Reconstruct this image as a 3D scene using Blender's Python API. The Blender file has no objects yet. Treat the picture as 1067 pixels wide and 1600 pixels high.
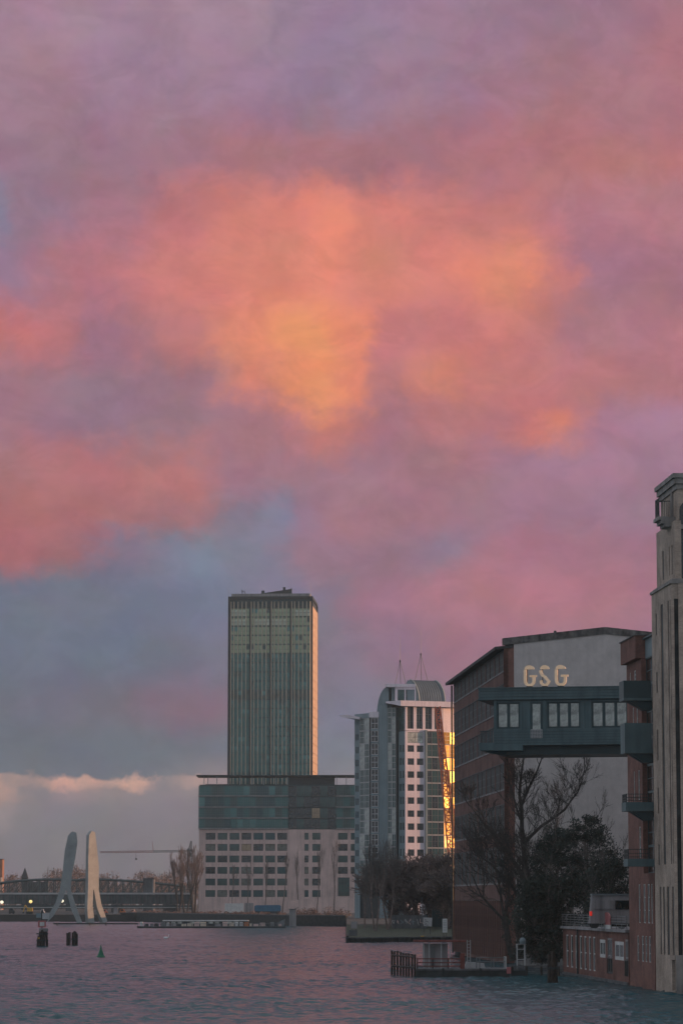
import bpy, math, random
import numpy as np
from mathutils import Vector, Matrix
R = math.radians
scene = bpy.context.scene
COL = scene.collection

# ------------------------------------------------------------------ camera
F, CX, CY, HORIZON, EYE = 4900.0, 533.5, 800.0, 1407.0, 7.2
PITCH = math.atan((HORIZON - CY) / F)
cam_data = bpy.data.cameras.new('camera')
cam = bpy.data.objects.new('camera', cam_data)
COL.objects.link(cam)
cam_data.sensor_fit = 'VERTICAL'
cam_data.sensor_height = 36.0
cam_data.lens = F / 1600.0 * 36.0
cam_data.clip_start = 1.0
cam_data.clip_end = 12000.0
cam.location = (0, 0, EYE)
cam.rotation_euler = (math.pi / 2 + PITCH, 0, 0)
scene.camera = cam

# ------------------------------------------------------------------ light
SUN_AZ, SUN_EL = R(85.0), R(4.0)
sun_data = bpy.data.lights.new('sun', 'SUN')
sun_data.energy = 4.2
sun_data.angle = R(0.6)
sun_data.color = (1.0, 0.50, 0.25)
sun = bpy.data.objects.new('sun', sun_data)
COL.objects.link(sun)
sun_dir = Vector((math.sin(SUN_AZ) * math.cos(SUN_EL), math.cos(SUN_AZ) * math.cos(SUN_EL), math.sin(SUN_EL)))
sun.rotation_euler = (-sun_dir).to_track_quat('-Z', 'Y').to_euler()
scene.view_settings.view_transform = 'Standard'
scene.view_settings.look = 'None'
scene.view_settings.exposure = 0.0
scene.view_settings.gamma = 1.0
scene.view_settings.use_curve_mapping = False
scene.render.engine = 'CYCLES'
scene.cycles.max_bounces = 4
scene.cycles.diffuse_bounces = 2
scene.cycles.glossy_bounces = 2
scene.cycles.transmission_bounces = 1
scene.cycles.use_adaptive_sampling = True
scene.cycles.adaptive_threshold = 0.02
scene.cycles.transparent_max_bounces = 8
scene.cycles.volume_bounces = 0
scene.cycles.use_denoising = True
try:
    scene.cycles.denoiser = 'OPENIMAGEDENOISE'
except Exception:
    pass


def lin(c):
    return tuple((v / 255 / 12.92) if v / 255 <= 0.04045 else ((v / 255 + 0.055) / 1.055) ** 2.4 for v in c)


# ------------------------------------------------------------------ sky: dusk clouds over a Nishita sky
world = bpy.data.worlds.new('World')
scene.world = world
world.use_nodes = True


def build_sky():
    nt = world.node_tree
    N, L = nt.nodes, nt.links
    N.clear()

    def node(t, **kw):
        n = N.new(t)
        for k, v in kw.items():
            setattr(n, k, v)
        return n

    def math_(op, a, b=None, clamp=False):
        n = node('ShaderNodeMath', operation=op, use_clamp=clamp)
        for i, v in enumerate((a, b)):
            if v is None:
                continue
            if isinstance(v, (int, float)):
                n.inputs[i].default_value = v
            else:
                L.new(v, n.inputs[i])
        return n.outputs[0]

    def smooth(v, a, b):
        n = node('ShaderNodeMapRange', interpolation_type='SMOOTHSTEP')
        L.new(v, n.inputs[0])
        n.inputs[1].default_value, n.inputs[2].default_value = a, b
        return n.outputs[0]

    def mix(fac, a, b, mode='MIX'):
        n = node('ShaderNodeMix', data_type='RGBA', blend_type=mode)
        if isinstance(fac, (int, float)):
            n.inputs[0].default_value = fac
        else:
            L.new(fac, n.inputs[0])
        for i, v in ((6, a), (7, b)):
            if isinstance(v, tuple):
                n.inputs[i].default_value = (*v, 1)
            else:
                L.new(v, n.inputs[i])
        return n.outputs[2]

    tc = node('ShaderNodeTexCoord')
    sep = node('ShaderNodeSeparateXYZ')
    L.new(tc.outputs['Generated'], sep.inputs[0])
    x, y, z = sep.outputs
    az = math_('ARCTAN2', x, y)
    el = math_('ARCSINE', z)
    stretch = node('ShaderNodeVectorMath', operation='MULTIPLY')
    L.new(tc.outputs['Generated'], stretch.inputs[0])
    stretch.inputs[1].default_value = (1, 1, 1.15)

    def noise(scale, detail, rough=0.5, off=(0, 0, 0), dist=0.0):
        m = node('ShaderNodeVectorMath', operation='ADD')
        L.new(stretch.outputs[0], m.inputs[0])
        m.inputs[1].default_value = off
        n = node('ShaderNodeTexNoise')
        L.new(m.outputs[0], n.inputs['Vector'])
        n.inputs['Scale'].default_value = scale
        n.inputs['Detail'].default_value = detail
        n.inputs['Roughness'].default_value = rough
        n.inputs['Distortion'].default_value = dist
        return n.outputs

    # wisps bend the large forms
    def warp(v, pairs):  # noqa
        for sock, amp in pairs:
            v = math_('ADD', v, math_('MULTIPLY', math_('SUBTRACT', sock, 0.5), amp))
        return v
    w1, w2, w3, w4 = noise(34, 3, 0.5)[0], noise(34, 3, 0.5, (3, 7, 1))[0], noise(130, 4, 0.6, (2, 1, 5))[0], noise(130, 4, 0.6, (8, 3, 2))[0]
    AZ = warp(az, ((w1, 0.026), (w3, 0.013)))
    d_el = warp(0.0, ((w2, 0.020), (w4, 0.009)))
    low = math_('MULTIPLY_ADD', smooth(el, R(2.0), R(6.0)), 0.72)
    low.node.inputs[2].default_value = 0.28
    EL = warp(math_('ADD', el, math_('MULTIPLY', d_el, low)), ((noise(210, 5, 0.65, (6, 4, 1))[0], 0.007),))

    rows = [
        (-20, [(0, 165, 130, 150), (200, 160, 130, 152), (390, 160, 130, 150), (420, 148, 125, 150), (540, 150, 125, 152), (700, 156, 122, 145), (850, 150, 116, 138), (1067, 160, 112, 128)]),
        (130, [(0, 158, 122, 140), (250, 155, 122, 144), (400, 154, 122, 146), (500, 146, 120, 147), (650, 154, 120, 142), (800, 160, 116, 134), (930, 166, 114, 128), (1067, 172, 114, 124)]),
        (250, [(0, 150, 116, 135), (130, 150, 112, 130), (270, 158, 112, 128), (400, 170, 114, 124), (500, 165, 110, 120), (650, 160, 106, 118), (800, 176, 112, 118), (930, 178, 112, 115), (1067, 186, 116, 120)]),
        (330, [(0, 130, 125, 150), (40, 146, 116, 138), (160, 164, 112, 128), (280, 192, 114, 117), (420, 210, 122, 112), (510, 230, 134, 110), (570, 214, 124, 112), (680, 202, 119, 114), (800, 196, 117, 114), (930, 176, 116, 130), (1067, 180, 118, 130)]),
        (430, [(0, 156, 120, 144), (120, 178, 112, 124), (270, 204, 120, 115), (400, 218, 128, 111), (510, 226, 132, 112), (650, 214, 125, 114), (820, 226, 132, 106), (880, 195, 118, 118), (930, 162, 110, 130), (1067, 165, 108, 125)]),
        (525, [(0, 192, 112, 112), (90, 180, 110, 118), (150, 156, 108, 127), (270, 190, 116, 116), (350, 222, 132, 106), (490, 241, 147, 101), (565, 234, 136, 103), (615, 198, 118, 118), (690, 200, 118, 118), (780, 206, 122, 112), (850, 192, 118, 114), (930, 172, 114, 128), (1067, 180, 116, 126)]),
        (600, [(0, 160, 112, 128), (130, 146, 111, 131), (290, 152, 111, 127), (400, 214, 128, 108), (500, 238, 142, 102), (560, 222, 128, 106), (605, 184, 114, 119), (690, 214, 126, 108), (790, 194, 114, 115), (900, 184, 114, 120), (1067, 178, 116, 128)]),
        (660, [(0, 155, 112, 130), (140, 143, 110, 131), (300, 150, 111, 127), (420, 164, 110, 124), (510, 196, 120, 115), (600, 164, 109, 124), (700, 184, 114, 118), (780, 180, 110, 115), (860, 214, 125, 108), (930, 168, 116, 136), (1067, 165, 120, 145)]),
        (735, [(0, 168, 112, 117), (150, 178, 110, 115), (290, 184, 112, 113), (380, 156, 111, 125), (540, 160, 116, 132), (700, 162, 111, 124), (830, 160, 116, 136), (950, 160, 118, 140), (1067, 160, 116, 140)]),
        (805, [(0, 176, 104, 107), (130, 172, 105, 108), (280, 160, 107, 116), (370, 130, 116, 138), (430, 124, 122, 146), (470, 145, 114, 135), (540, 158, 111, 126), (680, 155, 110, 125), (830, 155, 115, 136), (1067, 152, 114, 136)]),
        (862, [(0, 170, 100, 107), (140, 158, 102, 110), (190, 126, 112, 132), (300, 114, 124, 144), (400, 122, 122, 144), (470, 148, 112, 130), (560, 150, 110, 128), (690, 140, 116, 138), (800, 166, 112, 129), (960, 158, 108, 126)]),
        (930, [(0, 102, 110, 131), (150, 104, 110, 133), (300, 108, 114, 137), (430, 122, 117, 140), (520, 128, 116, 140), (590, 154, 109, 130), (700, 172, 113, 130), (850, 177, 111, 126), (1000, 165, 110, 128)]),
        (1030, [(0, 97, 106, 127), (200, 99, 107, 128), (340, 108, 106, 128), (520, 120, 108, 130), (620, 136, 108, 128), (720, 150, 105, 125)]),
        (1110, [(0, 99, 105, 122), (150, 106, 103, 120), (330, 125, 97, 114), (420, 118, 104, 124), (520, 114, 112, 134), (700, 130, 108, 128)]),
        (1168, [(0, 91, 99, 114), (200, 94, 101, 117), (330, 104, 107, 124), (550, 111, 113, 132)]),
        (1207, [(0, 93, 100, 115), (200, 96, 100, 115), (280, 110, 108, 120), (330, 124, 114, 124), (550, 115, 112, 128)]),
        (1219, [(0, 208, 154, 134), (48, 150, 126, 127), (100, 216, 160, 140), (150, 180, 140, 132), (205, 206, 154, 138), (240, 128, 116, 124), (305, 172, 140, 136), (340, 150, 126, 130), (550, 120, 112, 124)]),
        (1240, [(0, 178, 138, 130), (50, 120, 112, 122), (110, 146, 124, 127), (240, 122, 113, 122), (300, 132, 117, 124), (550, 118, 110, 122)]),
        (1262, [(0, 140, 122, 126), (60, 120, 111, 121), (240, 118, 110, 120), (550, 116, 108, 119)]),
        (1320, [(0, 115, 108, 116), (550, 112, 105, 114)]),
        (1410, [(0, 114, 104, 112), (550, 110, 101, 109)]),
    ]
    fac_ax = math_('MULTIPLY_ADD', AZ, F / 1667.0)
    fac_ax.node.inputs[2].default_value = (CX + 300) / 1667.0
    sky = None
    prev = None
    for py, stops in reversed(rows):
        r = node('ShaderNodeValToRGB')
        L.new(fac_ax, r.inputs[0])
        cr = r.color_ramp
        cr.interpolation = 'EASE'
        while len(cr.elements) > 1:
            cr.elements.remove(cr.elements[-1])
        for i, (px, *c) in enumerate(stops):
            p = (px + 300) / 1667.0
            e = cr.elements[0] if i == 0 else cr.elements.new(p)
            e.position = p
            lum = .3 * c[0] + .59 * c[1] + .11 * c[2]
            c = [c[0] + (lum - c[0]) * .06 + 1, c[1] + (lum - c[1]) * .06 + 1, c[2] + (lum - c[2]) * .06 + 1]
            e.color = (*lin(c), 1)
        e_here = PITCH + math.atan((CY - py) / F)
        sky = r.outputs[0] if sky is None else mix(smooth(EL, prev, e_here), sky, r.outputs[0])
        prev = e_here
    # soft cloud texture on top
    fb = noise(60, 6, 0.62, (5, 5, 5), 0.4)[0]
    fb2 = noise(210, 5, 0.6, (1, 9, 4), 0.3)[0]
    amt = math_('ADD', math_('MULTIPLY', math_('SUBTRACT', fb, 0.5), 0.22), math_('MULTIPLY', math_('SUBTRACT', fb2, 0.5), 0.12))
    # crisper wisps, drawn out along the wind from lower left to upper right
    rotn = node('ShaderNodeMapping')
    L.new(tc.outputs['Generated'], rotn.inputs[0])
    rotn.inputs['Rotation'].default_value = (0, R(28), 0)
    rotn.inputs['Scale'].default_value = (0.75, 1.0, 1.2)
    wn = node('ShaderNodeTexNoise')
    L.new(rotn.outputs[0], wn.inputs['Vector'])
    wn.inputs['Scale'].default_value, wn.inputs['Detail'].default_value = 62, 10
    wn.inputs['Roughness'].default_value, wn.inputs['Distortion'].default_value = 0.66, 0.6
    wisp = math_('MULTIPLY', math_('SUBTRACT', smooth(wn.outputs[0], 0.40, 0.60), 0.5), 0.10)
    gain = math_('ADD', math_('ADD', amt, wisp), 1.0)
    hue = noise(48, 5, 0.6, (7, 2, 3), 0.3)[1]
    g = node('ShaderNodeVectorMath', operation='MULTIPLY_ADD')
    L.new(hue, g.inputs[0])
    g.inputs[1].default_value = (0.34, 0.28, 0.32)
    gv = node('ShaderNodeCombineXYZ')
    for i, k in enumerate((0.17, 0.14, 0.16)):
        L.new(math_('SUBTRACT', gain, k), gv.inputs[i])
    L.new(gv.outputs[0], g.inputs[2])
    sky = mix(1.0, sky, g.outputs[0], 'MULTIPLY')
    # the rest of the dome: a dusk cloud deck made brighter and bluer to fill the shade, broken by blue-grey gaps and clear Nishita sky
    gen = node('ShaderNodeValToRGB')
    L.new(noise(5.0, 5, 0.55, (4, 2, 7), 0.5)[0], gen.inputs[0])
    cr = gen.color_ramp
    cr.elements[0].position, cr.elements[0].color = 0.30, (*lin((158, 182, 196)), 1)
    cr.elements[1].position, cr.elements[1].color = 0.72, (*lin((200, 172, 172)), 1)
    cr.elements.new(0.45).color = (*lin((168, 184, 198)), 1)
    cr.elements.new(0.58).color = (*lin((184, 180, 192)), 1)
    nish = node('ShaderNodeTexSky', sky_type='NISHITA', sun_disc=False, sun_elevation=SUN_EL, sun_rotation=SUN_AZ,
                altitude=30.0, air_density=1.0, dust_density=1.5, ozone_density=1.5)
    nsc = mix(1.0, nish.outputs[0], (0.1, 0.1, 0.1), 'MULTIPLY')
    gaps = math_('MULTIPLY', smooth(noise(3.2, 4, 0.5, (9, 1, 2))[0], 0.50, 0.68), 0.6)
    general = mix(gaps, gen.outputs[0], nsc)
    inside = math_('MULTIPLY', math_('SUBTRACT', 1.0, smooth(math_('ABSOLUTE', az), R(8), R(24))), math_('SUBTRACT', 1.0, smooth(el, R(18), R(34))))
    inside = math_('MULTIPLY', inside, smooth(y, -0.1, 0.2))
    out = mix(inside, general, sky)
    bg = node('ShaderNodeBackground')
    L.new(out, bg.inputs[0])
    bg.inputs[1].default_value = 1.0
    o = node('ShaderNodeOutputWorld')
    L.new(bg.outputs[0], o.inputs[0])


build_sky()

# ------------------------------------------------------------------ survey helpers: picture point -> place
SP, CP = math.sin(PITCH), math.cos(PITCH)


def ray(px, py):
    a, b = (px - CX) / F, (CY - py) / F
    return Vector((a, CP - b * SP, SP + b * CP))


def at(px, py, Y):
    d = ray(px, py)
    return Vector((0, 0, EYE)) + d * (Y / d.y)


def on_z(px, py, z=0.0):
    d = ray(px, py)
    return Vector((0, 0, EYE)) + d * ((z - EYE) / d.z)


def zat(Y, py):
    v = (CY - py) / F
    return EYE + Y * (v * CP + SP) / (CP - v * SP)


def on_line(P, t, px, py):
    d = ray(px, py)
    det = d.x * (-t.y) - d.y * (-t.x)
    k = (P.x * (-t.y) - P.y * (-t.x)) / det
    return Vector((d.x * k, d.y * k))


# ------------------------------------------------------------------ materials
MATS = {}


def mat(name, col, rough=0.8, metal=0.0, var=0.18, scale=0.6, bump=0.0, bscale=None, spec=0.4, emit=None, estr=0.0,
        detail=5, streak=0.0, tint=None):
    if name in MATS:
        return MATS[name]
    m = bpy.data.materials.new(name)
    m.use_nodes = True
    nt = m.node_tree
    N, L = nt.nodes, nt.links
    b = N['Principled BSDF']
    b.inputs['Roughness'].default_value = rough
    b.inputs['Metallic'].default_value = metal
    b.inputs['Specular IOR Level'].default_value = spec
    tc = N.new('ShaderNodeTexCoord')
    n = N.new('ShaderNodeTexNoise')
    L.new(tc.outputs['Object'], n.inputs['Vector'])
    n.inputs['Scale'].default_value = scale
    n.inputs['Detail'].default_value = detail
    n.inputs['Roughness'].default_value = 0.65
    r = N.new('ShaderNodeValToRGB')
    L.new(n.outputs[0], r.inputs[0])
    lo = tuple(max(0, c * (1 - 2 * var)) for c in col)
    hi = tuple(min(1, c * (1 + 1.6 * var)) for c in (tint or col))
    r.color_ramp.elements[0].position, r.color_ramp.elements[0].color = 0.3, (*lo, 1)
    r.color_ramp.elements[1].position, r.color_ramp.elements[1].color = 0.72, (*hi, 1)
    colout = r.outputs[0]
    if streak:
        mp = N.new('ShaderNodeMapping')
        L.new(tc.outputs['Object'], mp.inputs[0])
        mp.inputs['Scale'].default_value = (1.6, 1.6, 0.09)
        n2 = N.new('ShaderNodeTexNoise')
        L.new(mp.outputs[0], n2.inputs['Vector'])
        n2.inputs['Scale'].default_value = 1.0
        n2.inputs['Detail'].default_value = 4
        mx = N.new('ShaderNodeMix')
        mx.data_type = 'RGBA'
        mx.blend_type = 'MULTIPLY'
        mr = N.new('ShaderNodeMapRange')
        L.new(n2.outputs[0], mr.inputs[0])
        mr.inputs[1].default_value, mr.inputs[2].default_value = 0.45, 0.7
        mr.inputs[3].default_value, mr.inputs[4].default_value = 0.0, streak
        L.new(mr.outputs[0], mx.inputs[0])
        L.new(colout, mx.inputs[6])
        mx.inputs[7].default_value = (0.35, 0.36, 0.38, 1)
        colout = mx.outputs[2]
    L.new(colout, b.inputs['Base Color'])
    if bump:
        n3 = N.new('ShaderNodeTexNoise')
        L.new(tc.outputs['Object'], n3.inputs['Vector'])
        n3.inputs['Scale'].default_value = bscale or scale * 6
        n3.inputs['Detail'].default_value = 4
        bp = N.new('ShaderNodeBump')
        bp.inputs['Strength'].default_value = bump
        bp.inputs['Distance'].default_value = 0.1
        L.new(n3.outputs[0], bp.inputs['Height'])
        L.new(bp.outputs[0], b.inputs['Normal'])
    if emit:
        b.inputs['Emission Color'].default_value = (*emit, 1)
        b.inputs['Emission Strength'].default_value = estr
    MATS[name] = m
    return m


def brick_mat(name, c1, c2, mortar, bw=0.25, bh=0.083):
    m = bpy.data.materials.new(name)
    m.use_nodes = True
    N, L = m.node_tree.nodes, m.node_tree.links
    b = N['Principled BSDF']
    b.inputs['Roughness'].default_value = 0.9
    b.inputs['Specular IOR Level'].default_value = 0.2
    tc = N.new('ShaderNodeTexCoord')
    s = N.new('ShaderNodeSeparateXYZ')
    L.new(tc.outputs['Object'], s.inputs[0])
    a = N.new('ShaderNodeMath')
    L.new(s.outputs[0], a.inputs[0])
    L.new(s.outputs[1], a.inputs[1])
    cb = N.new('ShaderNodeCombineXYZ')
    L.new(a.outputs[0], cb.inputs[0])
    L.new(s.outputs[2], cb.inputs[1])
    br = N.new('ShaderNodeTexBrick')
    L.new(cb.outputs[0], br.inputs['Vector'])
    br.inputs['Color1'].default_value = (*c1, 1)
    br.inputs['Color2'].default_value = (*c2, 1)
    br.inputs['Mortar'].default_value = (*mortar, 1)
    br.inputs['Scale'].default_value = 1.0
    br.inputs['Brick Width'].default_value = bw
    br.inputs['Row Height'].default_value = bh
    br.inputs['Mortar Size'].default_value = 0.012
    n = N.new('ShaderNodeTexNoise')
    L.new(tc.outputs['Object'], n.inputs['Vector'])
    n.inputs['Scale'].default_value = 0.35
    n.inputs['Detail'].default_value = 8
    n.inputs['Roughness'].default_value = 0.7
    mr = N.new('ShaderNodeMapRange')
    L.new(n.outputs[0], mr.inputs[0])
    mr.inputs[1].default_value, mr.inputs[2].default_value = 0.3, 0.7
    mr.inputs[3].default_value, mr.inputs[4].default_value = 0.55, 1.4
    mx = N.new('ShaderNodeVectorMath')
    mx.operation = 'SCALE'
    L.new(br.outputs[0], mx.inputs[0])
    L.new(mr.outputs[0], mx.inputs['Scale'])
    L.new(mx.outputs[0], b.inputs['Base Color'])
    bp = N.new('ShaderNodeBump')
    bp.inputs['Strength'].default_value = 0.4
    bp.inputs['Distance'].default_value = 0.02
    L.new(br.outputs['Fac'], bp.inputs['Height'])
    bp.invert = True
    L.new(bp.outputs[0], b.inputs['Normal'])
    MATS[name] = m
    return m


def water_mat():
    m = bpy.data.materials.new('river_water')
    m.use_nodes = True
    N, L = m.node_tree.nodes, m.node_tree.links
    b = N['Principled BSDF']
    b.inputs['Base Color'].default_value = (0.030, 0.086, 0.100, 1)
    b.inputs['Roughness'].default_value = 0.2
    b.inputs['IOR'].default_value = 1.33
    b.inputs['Specular IOR Level'].default_value = 0.24
    tc = N.new('ShaderNodeTexCoord')
    n = N.new('ShaderNodeTexNoise')
    L.new(tc.outputs['Object'], n.inputs['Vector'])
    n.inputs['Scale'].default_value = 2.2
    n.inputs['Detail'].default_value = 4
    bp = N.new('ShaderNodeBump')
    bp.inputs['Strength'].default_value = 0.6
    bp.inputs['Distance'].default_value = 0.14
    L.new(n.outputs[0], bp.inputs['Height'])
    L.new(bp.outputs[0], b.inputs['Normal'])
    return m


M = {
    'concrete': mat('grey_concrete', (0.30, 0.285, 0.285), 0.9, var=0.12, scale=0.25, streak=0.7, bump=0.15),
    'concrete_dark': mat('dark_concrete', (0.12, 0.125, 0.13), 0.9, var=0.2, scale=0.4, streak=0.6),
    'render_grey': mat('grey_render', (0.52, 0.48, 0.46), 0.92, var=0.07, scale=0.8, streak=0.12, bump=0.2, bscale=4, detail=10),
    'coping': mat('weathered_coping', (0.14, 0.135, 0.13), 0.95, var=0.4, scale=0.9, streak=0.8),
    'brick_red': brick_mat('red_brick', (0.25, 0.105, 0.082), (0.18, 0.08, 0.066), (0.16, 0.12, 0.105)),
    'brick_brown': brick_mat('brown_brick', (0.20, 0.095, 0.078), (0.15, 0.075, 0.064), (0.14, 0.11, 0.10)),
    'brick_beige': brick_mat('beige_brick', (0.50, 0.39, 0.31), (0.38, 0.305, 0.25), (0.34, 0.285, 0.245)),
    'stone': mat('pale_stone', (0.30, 0.28, 0.26), 0.9, var=0.15, scale=0.7, streak=0.6),
    'teal': mat('teal_paint', (0.075, 0.128, 0.138), 0.55, var=0.10, scale=0.5, streak=0.35),
    'teal_dark': mat('dark_teal_paint', (0.025, 0.055, 0.062), 0.5, var=0.1, scale=0.5),
    'dark_metal': mat('dark_metal', (0.03, 0.036, 0.038), 0.55, var=0.15, scale=1.0),
    'grey_metal': mat('grey_metal', (0.16, 0.17, 0.175), 0.45, metal=0.3, var=0.12, scale=0.8),
    'pale_metal': mat('pale_metal', (0.45, 0.45, 0.45), 0.45, metal=0.2, var=0.1, scale=0.8),
    'white_paint': mat('white_paint', (0.62, 0.62, 0.60), 0.6, var=0.10, scale=0.6, streak=0.3),
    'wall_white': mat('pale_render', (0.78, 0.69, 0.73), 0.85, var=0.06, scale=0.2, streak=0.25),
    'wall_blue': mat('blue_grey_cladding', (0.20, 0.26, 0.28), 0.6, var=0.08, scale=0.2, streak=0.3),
    'wall_pink': mat('pinkish_stone', (0.62, 0.46, 0.42), 0.9, var=0.10, scale=0.15, streak=0.4),
    'glass_matte': mat('dull_factory_glass', (0.030, 0.035, 0.037), 0.5, var=0.4, scale=0.6, spec=0.12),
    'frame_dull': mat('dull_steel_frame', (0.15, 0.155, 0.155), 0.7, var=0.15, scale=1.0, spec=0.15),
    'glass_dark': mat('dark_window_glass', (0.012, 0.022, 0.025), 0.12, var=0.35, scale=0.35, spec=0.6),
    'glass_teal': mat('teal_window_glass', (0.022, 0.075, 0.07), 0.15, var=0.4, scale=0.28, spec=0.6),
    'glass_green': mat('green_coated_glass', (0.050, 0.155, 0.148), 0.18, metal=0.5, var=0.22, scale=0.10, spec=0.6),
    'glass_pale': mat('pale_green_glass', (0.33, 0.40, 0.27), 0.25, metal=0.35, var=0.2, scale=0.10, spec=0.5),
    'glass_green_dark': mat('dark_green_glass', (0.02, 0.07, 0.078), 0.15, metal=0.4, var=0.2, scale=0.2, spec=0.6),
    'glass_green_light': mat('light_green_glass', (0.09, 0.24, 0.23), 0.2, metal=0.4, var=0.2, scale=0.2, spec=0.6),
    'blind_dim': mat('half_drawn_blind', (0.16, 0.17, 0.15), 0.6, var=0.3, scale=0.8),
    'glass_gold_dim': mat('dim_reflective_glass', (0.10, 0.07, 0.03), 0.3, metal=0.8, var=0.2, scale=0.5),
    'blind': mat('pale_blind_glass', (0.50, 0.55, 0.45), 0.4, var=0.15, scale=0.3),
    'glass_gold': mat('reflective_bay_glass', (0.15, 0.092, 0.022), 0.26, metal=0.9, var=0.1, scale=0.5),
    'fin': mat('bronze_fin', (0.66, 0.56, 0.44), 0.5, var=0.12, scale=0.3),
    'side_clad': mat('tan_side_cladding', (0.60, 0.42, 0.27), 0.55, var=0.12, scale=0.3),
    'glass_sky_pale': mat('pale_sky_glass', (0.44, 0.47, 0.43), 0.25, var=0.35, scale=0.9, spec=0.6),  # pale sky reflection put into the pane colour
    'lit_window': mat('lit_window', (0.34, 0.26, 0.18), 0.5, emit=(1.0, 0.62, 0.3), estr=0.01),
    'sign_glow': mat('cream_letter_added_glow', (0.65, 0.5, 0.36), 0.45, var=0.1, scale=2.0, emit=(1.0, 0.68, 0.42), estr=0.18),  # bright sheen of sun and sky put in as a weak glow
    'bark': mat('dark_bark', (0.06, 0.054, 0.05), 0.95, var=0.3, scale=3.0),
    'bark_brown': mat('brown_twigs', (0.18, 0.135, 0.12), 0.95, var=0.3, scale=2.0),
    'bark_pale': mat('grey_twigs', (0.13, 0.118, 0.108), 0.95, var=0.3, scale=2.0),
    'ivy': mat('dark_ivy', (0.032, 0.046, 0.034), 0.7, var=0.45, scale=0.8),
    'evergreen': mat('evergreen_foliage', (0.032, 0.048, 0.040), 0.75, var=0.45, scale=0.7),
    'brush': mat('brown_brush', (0.24, 0.165, 0.14), 0.9, var=0.4, scale=0.5),
    'grass': mat('winter_grass', (0.055, 0.062, 0.035), 0.95, var=0.4, scale=0.8, bump=0.4),
    'earth': mat('earth', (0.06, 0.055, 0.05), 0.95, var=0.3, scale=0.05, bump=0.3, bscale=1.0),
    'paving': mat('quay_paving', (0.13, 0.125, 0.12), 0.9, var=0.2, scale=0.3),
    'piling': mat('sheet_piling', (0.035, 0.036, 0.035), 0.85, var=0.4, scale=1.2, streak=0.5),
    'wood': mat('wet_wood', (0.05, 0.038, 0.032), 0.85, var=0.35, scale=2.0),
    'wood_red': mat('red_painted_wood', (0.17, 0.045, 0.035), 0.7, var=0.3, scale=1.5),
    'red': mat('red_paint', (0.40, 0.13, 0.13), 0.5, var=0.1, scale=1.0),
    'crane_red': mat('crane_red_paint', (0.62, 0.17, 0.09), 0.5, var=0.15, scale=0.8),
    'crane_grey': mat('crane_red_white', (0.30, 0.13, 0.11), 0.6, var=0.15, scale=0.4),
    'tail_light': mat('red_tail_light', (0.6, 0.02, 0.02), 0.4, emit=(1.0, 0.05, 0.03), estr=0.35),
    'lamp_white': mat('lit_lamp_white', (0.9, 0.9, 0.8), 0.4, emit=(1.0, 0.86, 0.6), estr=1.2),
    'lamp_yellow': mat('lit_lamp_yellow', (0.9, 0.8, 0.3), 0.4, emit=(1.0, 0.72, 0.25), estr=1.2),
    'blue': mat('blue_tarp', (0.03, 0.13, 0.22), 0.6, var=0.15, scale=0.8),
    'yellow': mat('yellow_paint', (0.55, 0.33, 0.05), 0.55, var=0.12, scale=0.8),
    'orange': mat('orange_paint', (0.5, 0.16, 0.05), 0.6, var=0.12, scale=0.8),
    'green_buoy': mat('green_paint', (0.015, 0.16, 0.085), 0.5, var=0.15, scale=1.0),
    'bridge_green': mat('bridge_grey_green', (0.075, 0.10, 0.10), 0.7, var=0.2, scale=0.2, streak=0.3),
    'roof_metal': mat('zinc_roof', (0.17, 0.20, 0.215), 0.4, metal=0.4, var=0.15, scale=0.3),
    'silver': mat('silver_grey_metal', (0.27, 0.29, 0.29), 0.5, metal=0.1, var=0.12, scale=0.3),
    'feather': mat('white_feather', (0.8, 0.8, 0.78), 0.8, var=0.05, scale=3),
    'beak': mat('orange_beak', (0.5, 0.15, 0.03), 0.5),
    'roof_dark': mat('dark_roofing', (0.05, 0.052, 0.055), 0.85, var=0.25, scale=0.5),
    'brick_lit': mat('orange_brick_far', (0.36, 0.17, 0.10), 0.9, var=0.12, scale=0.2),
    'hull': mat('pontoon_steel', (0.045, 0.05, 0.05), 0.7, var=0.3, scale=0.7),
}


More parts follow.
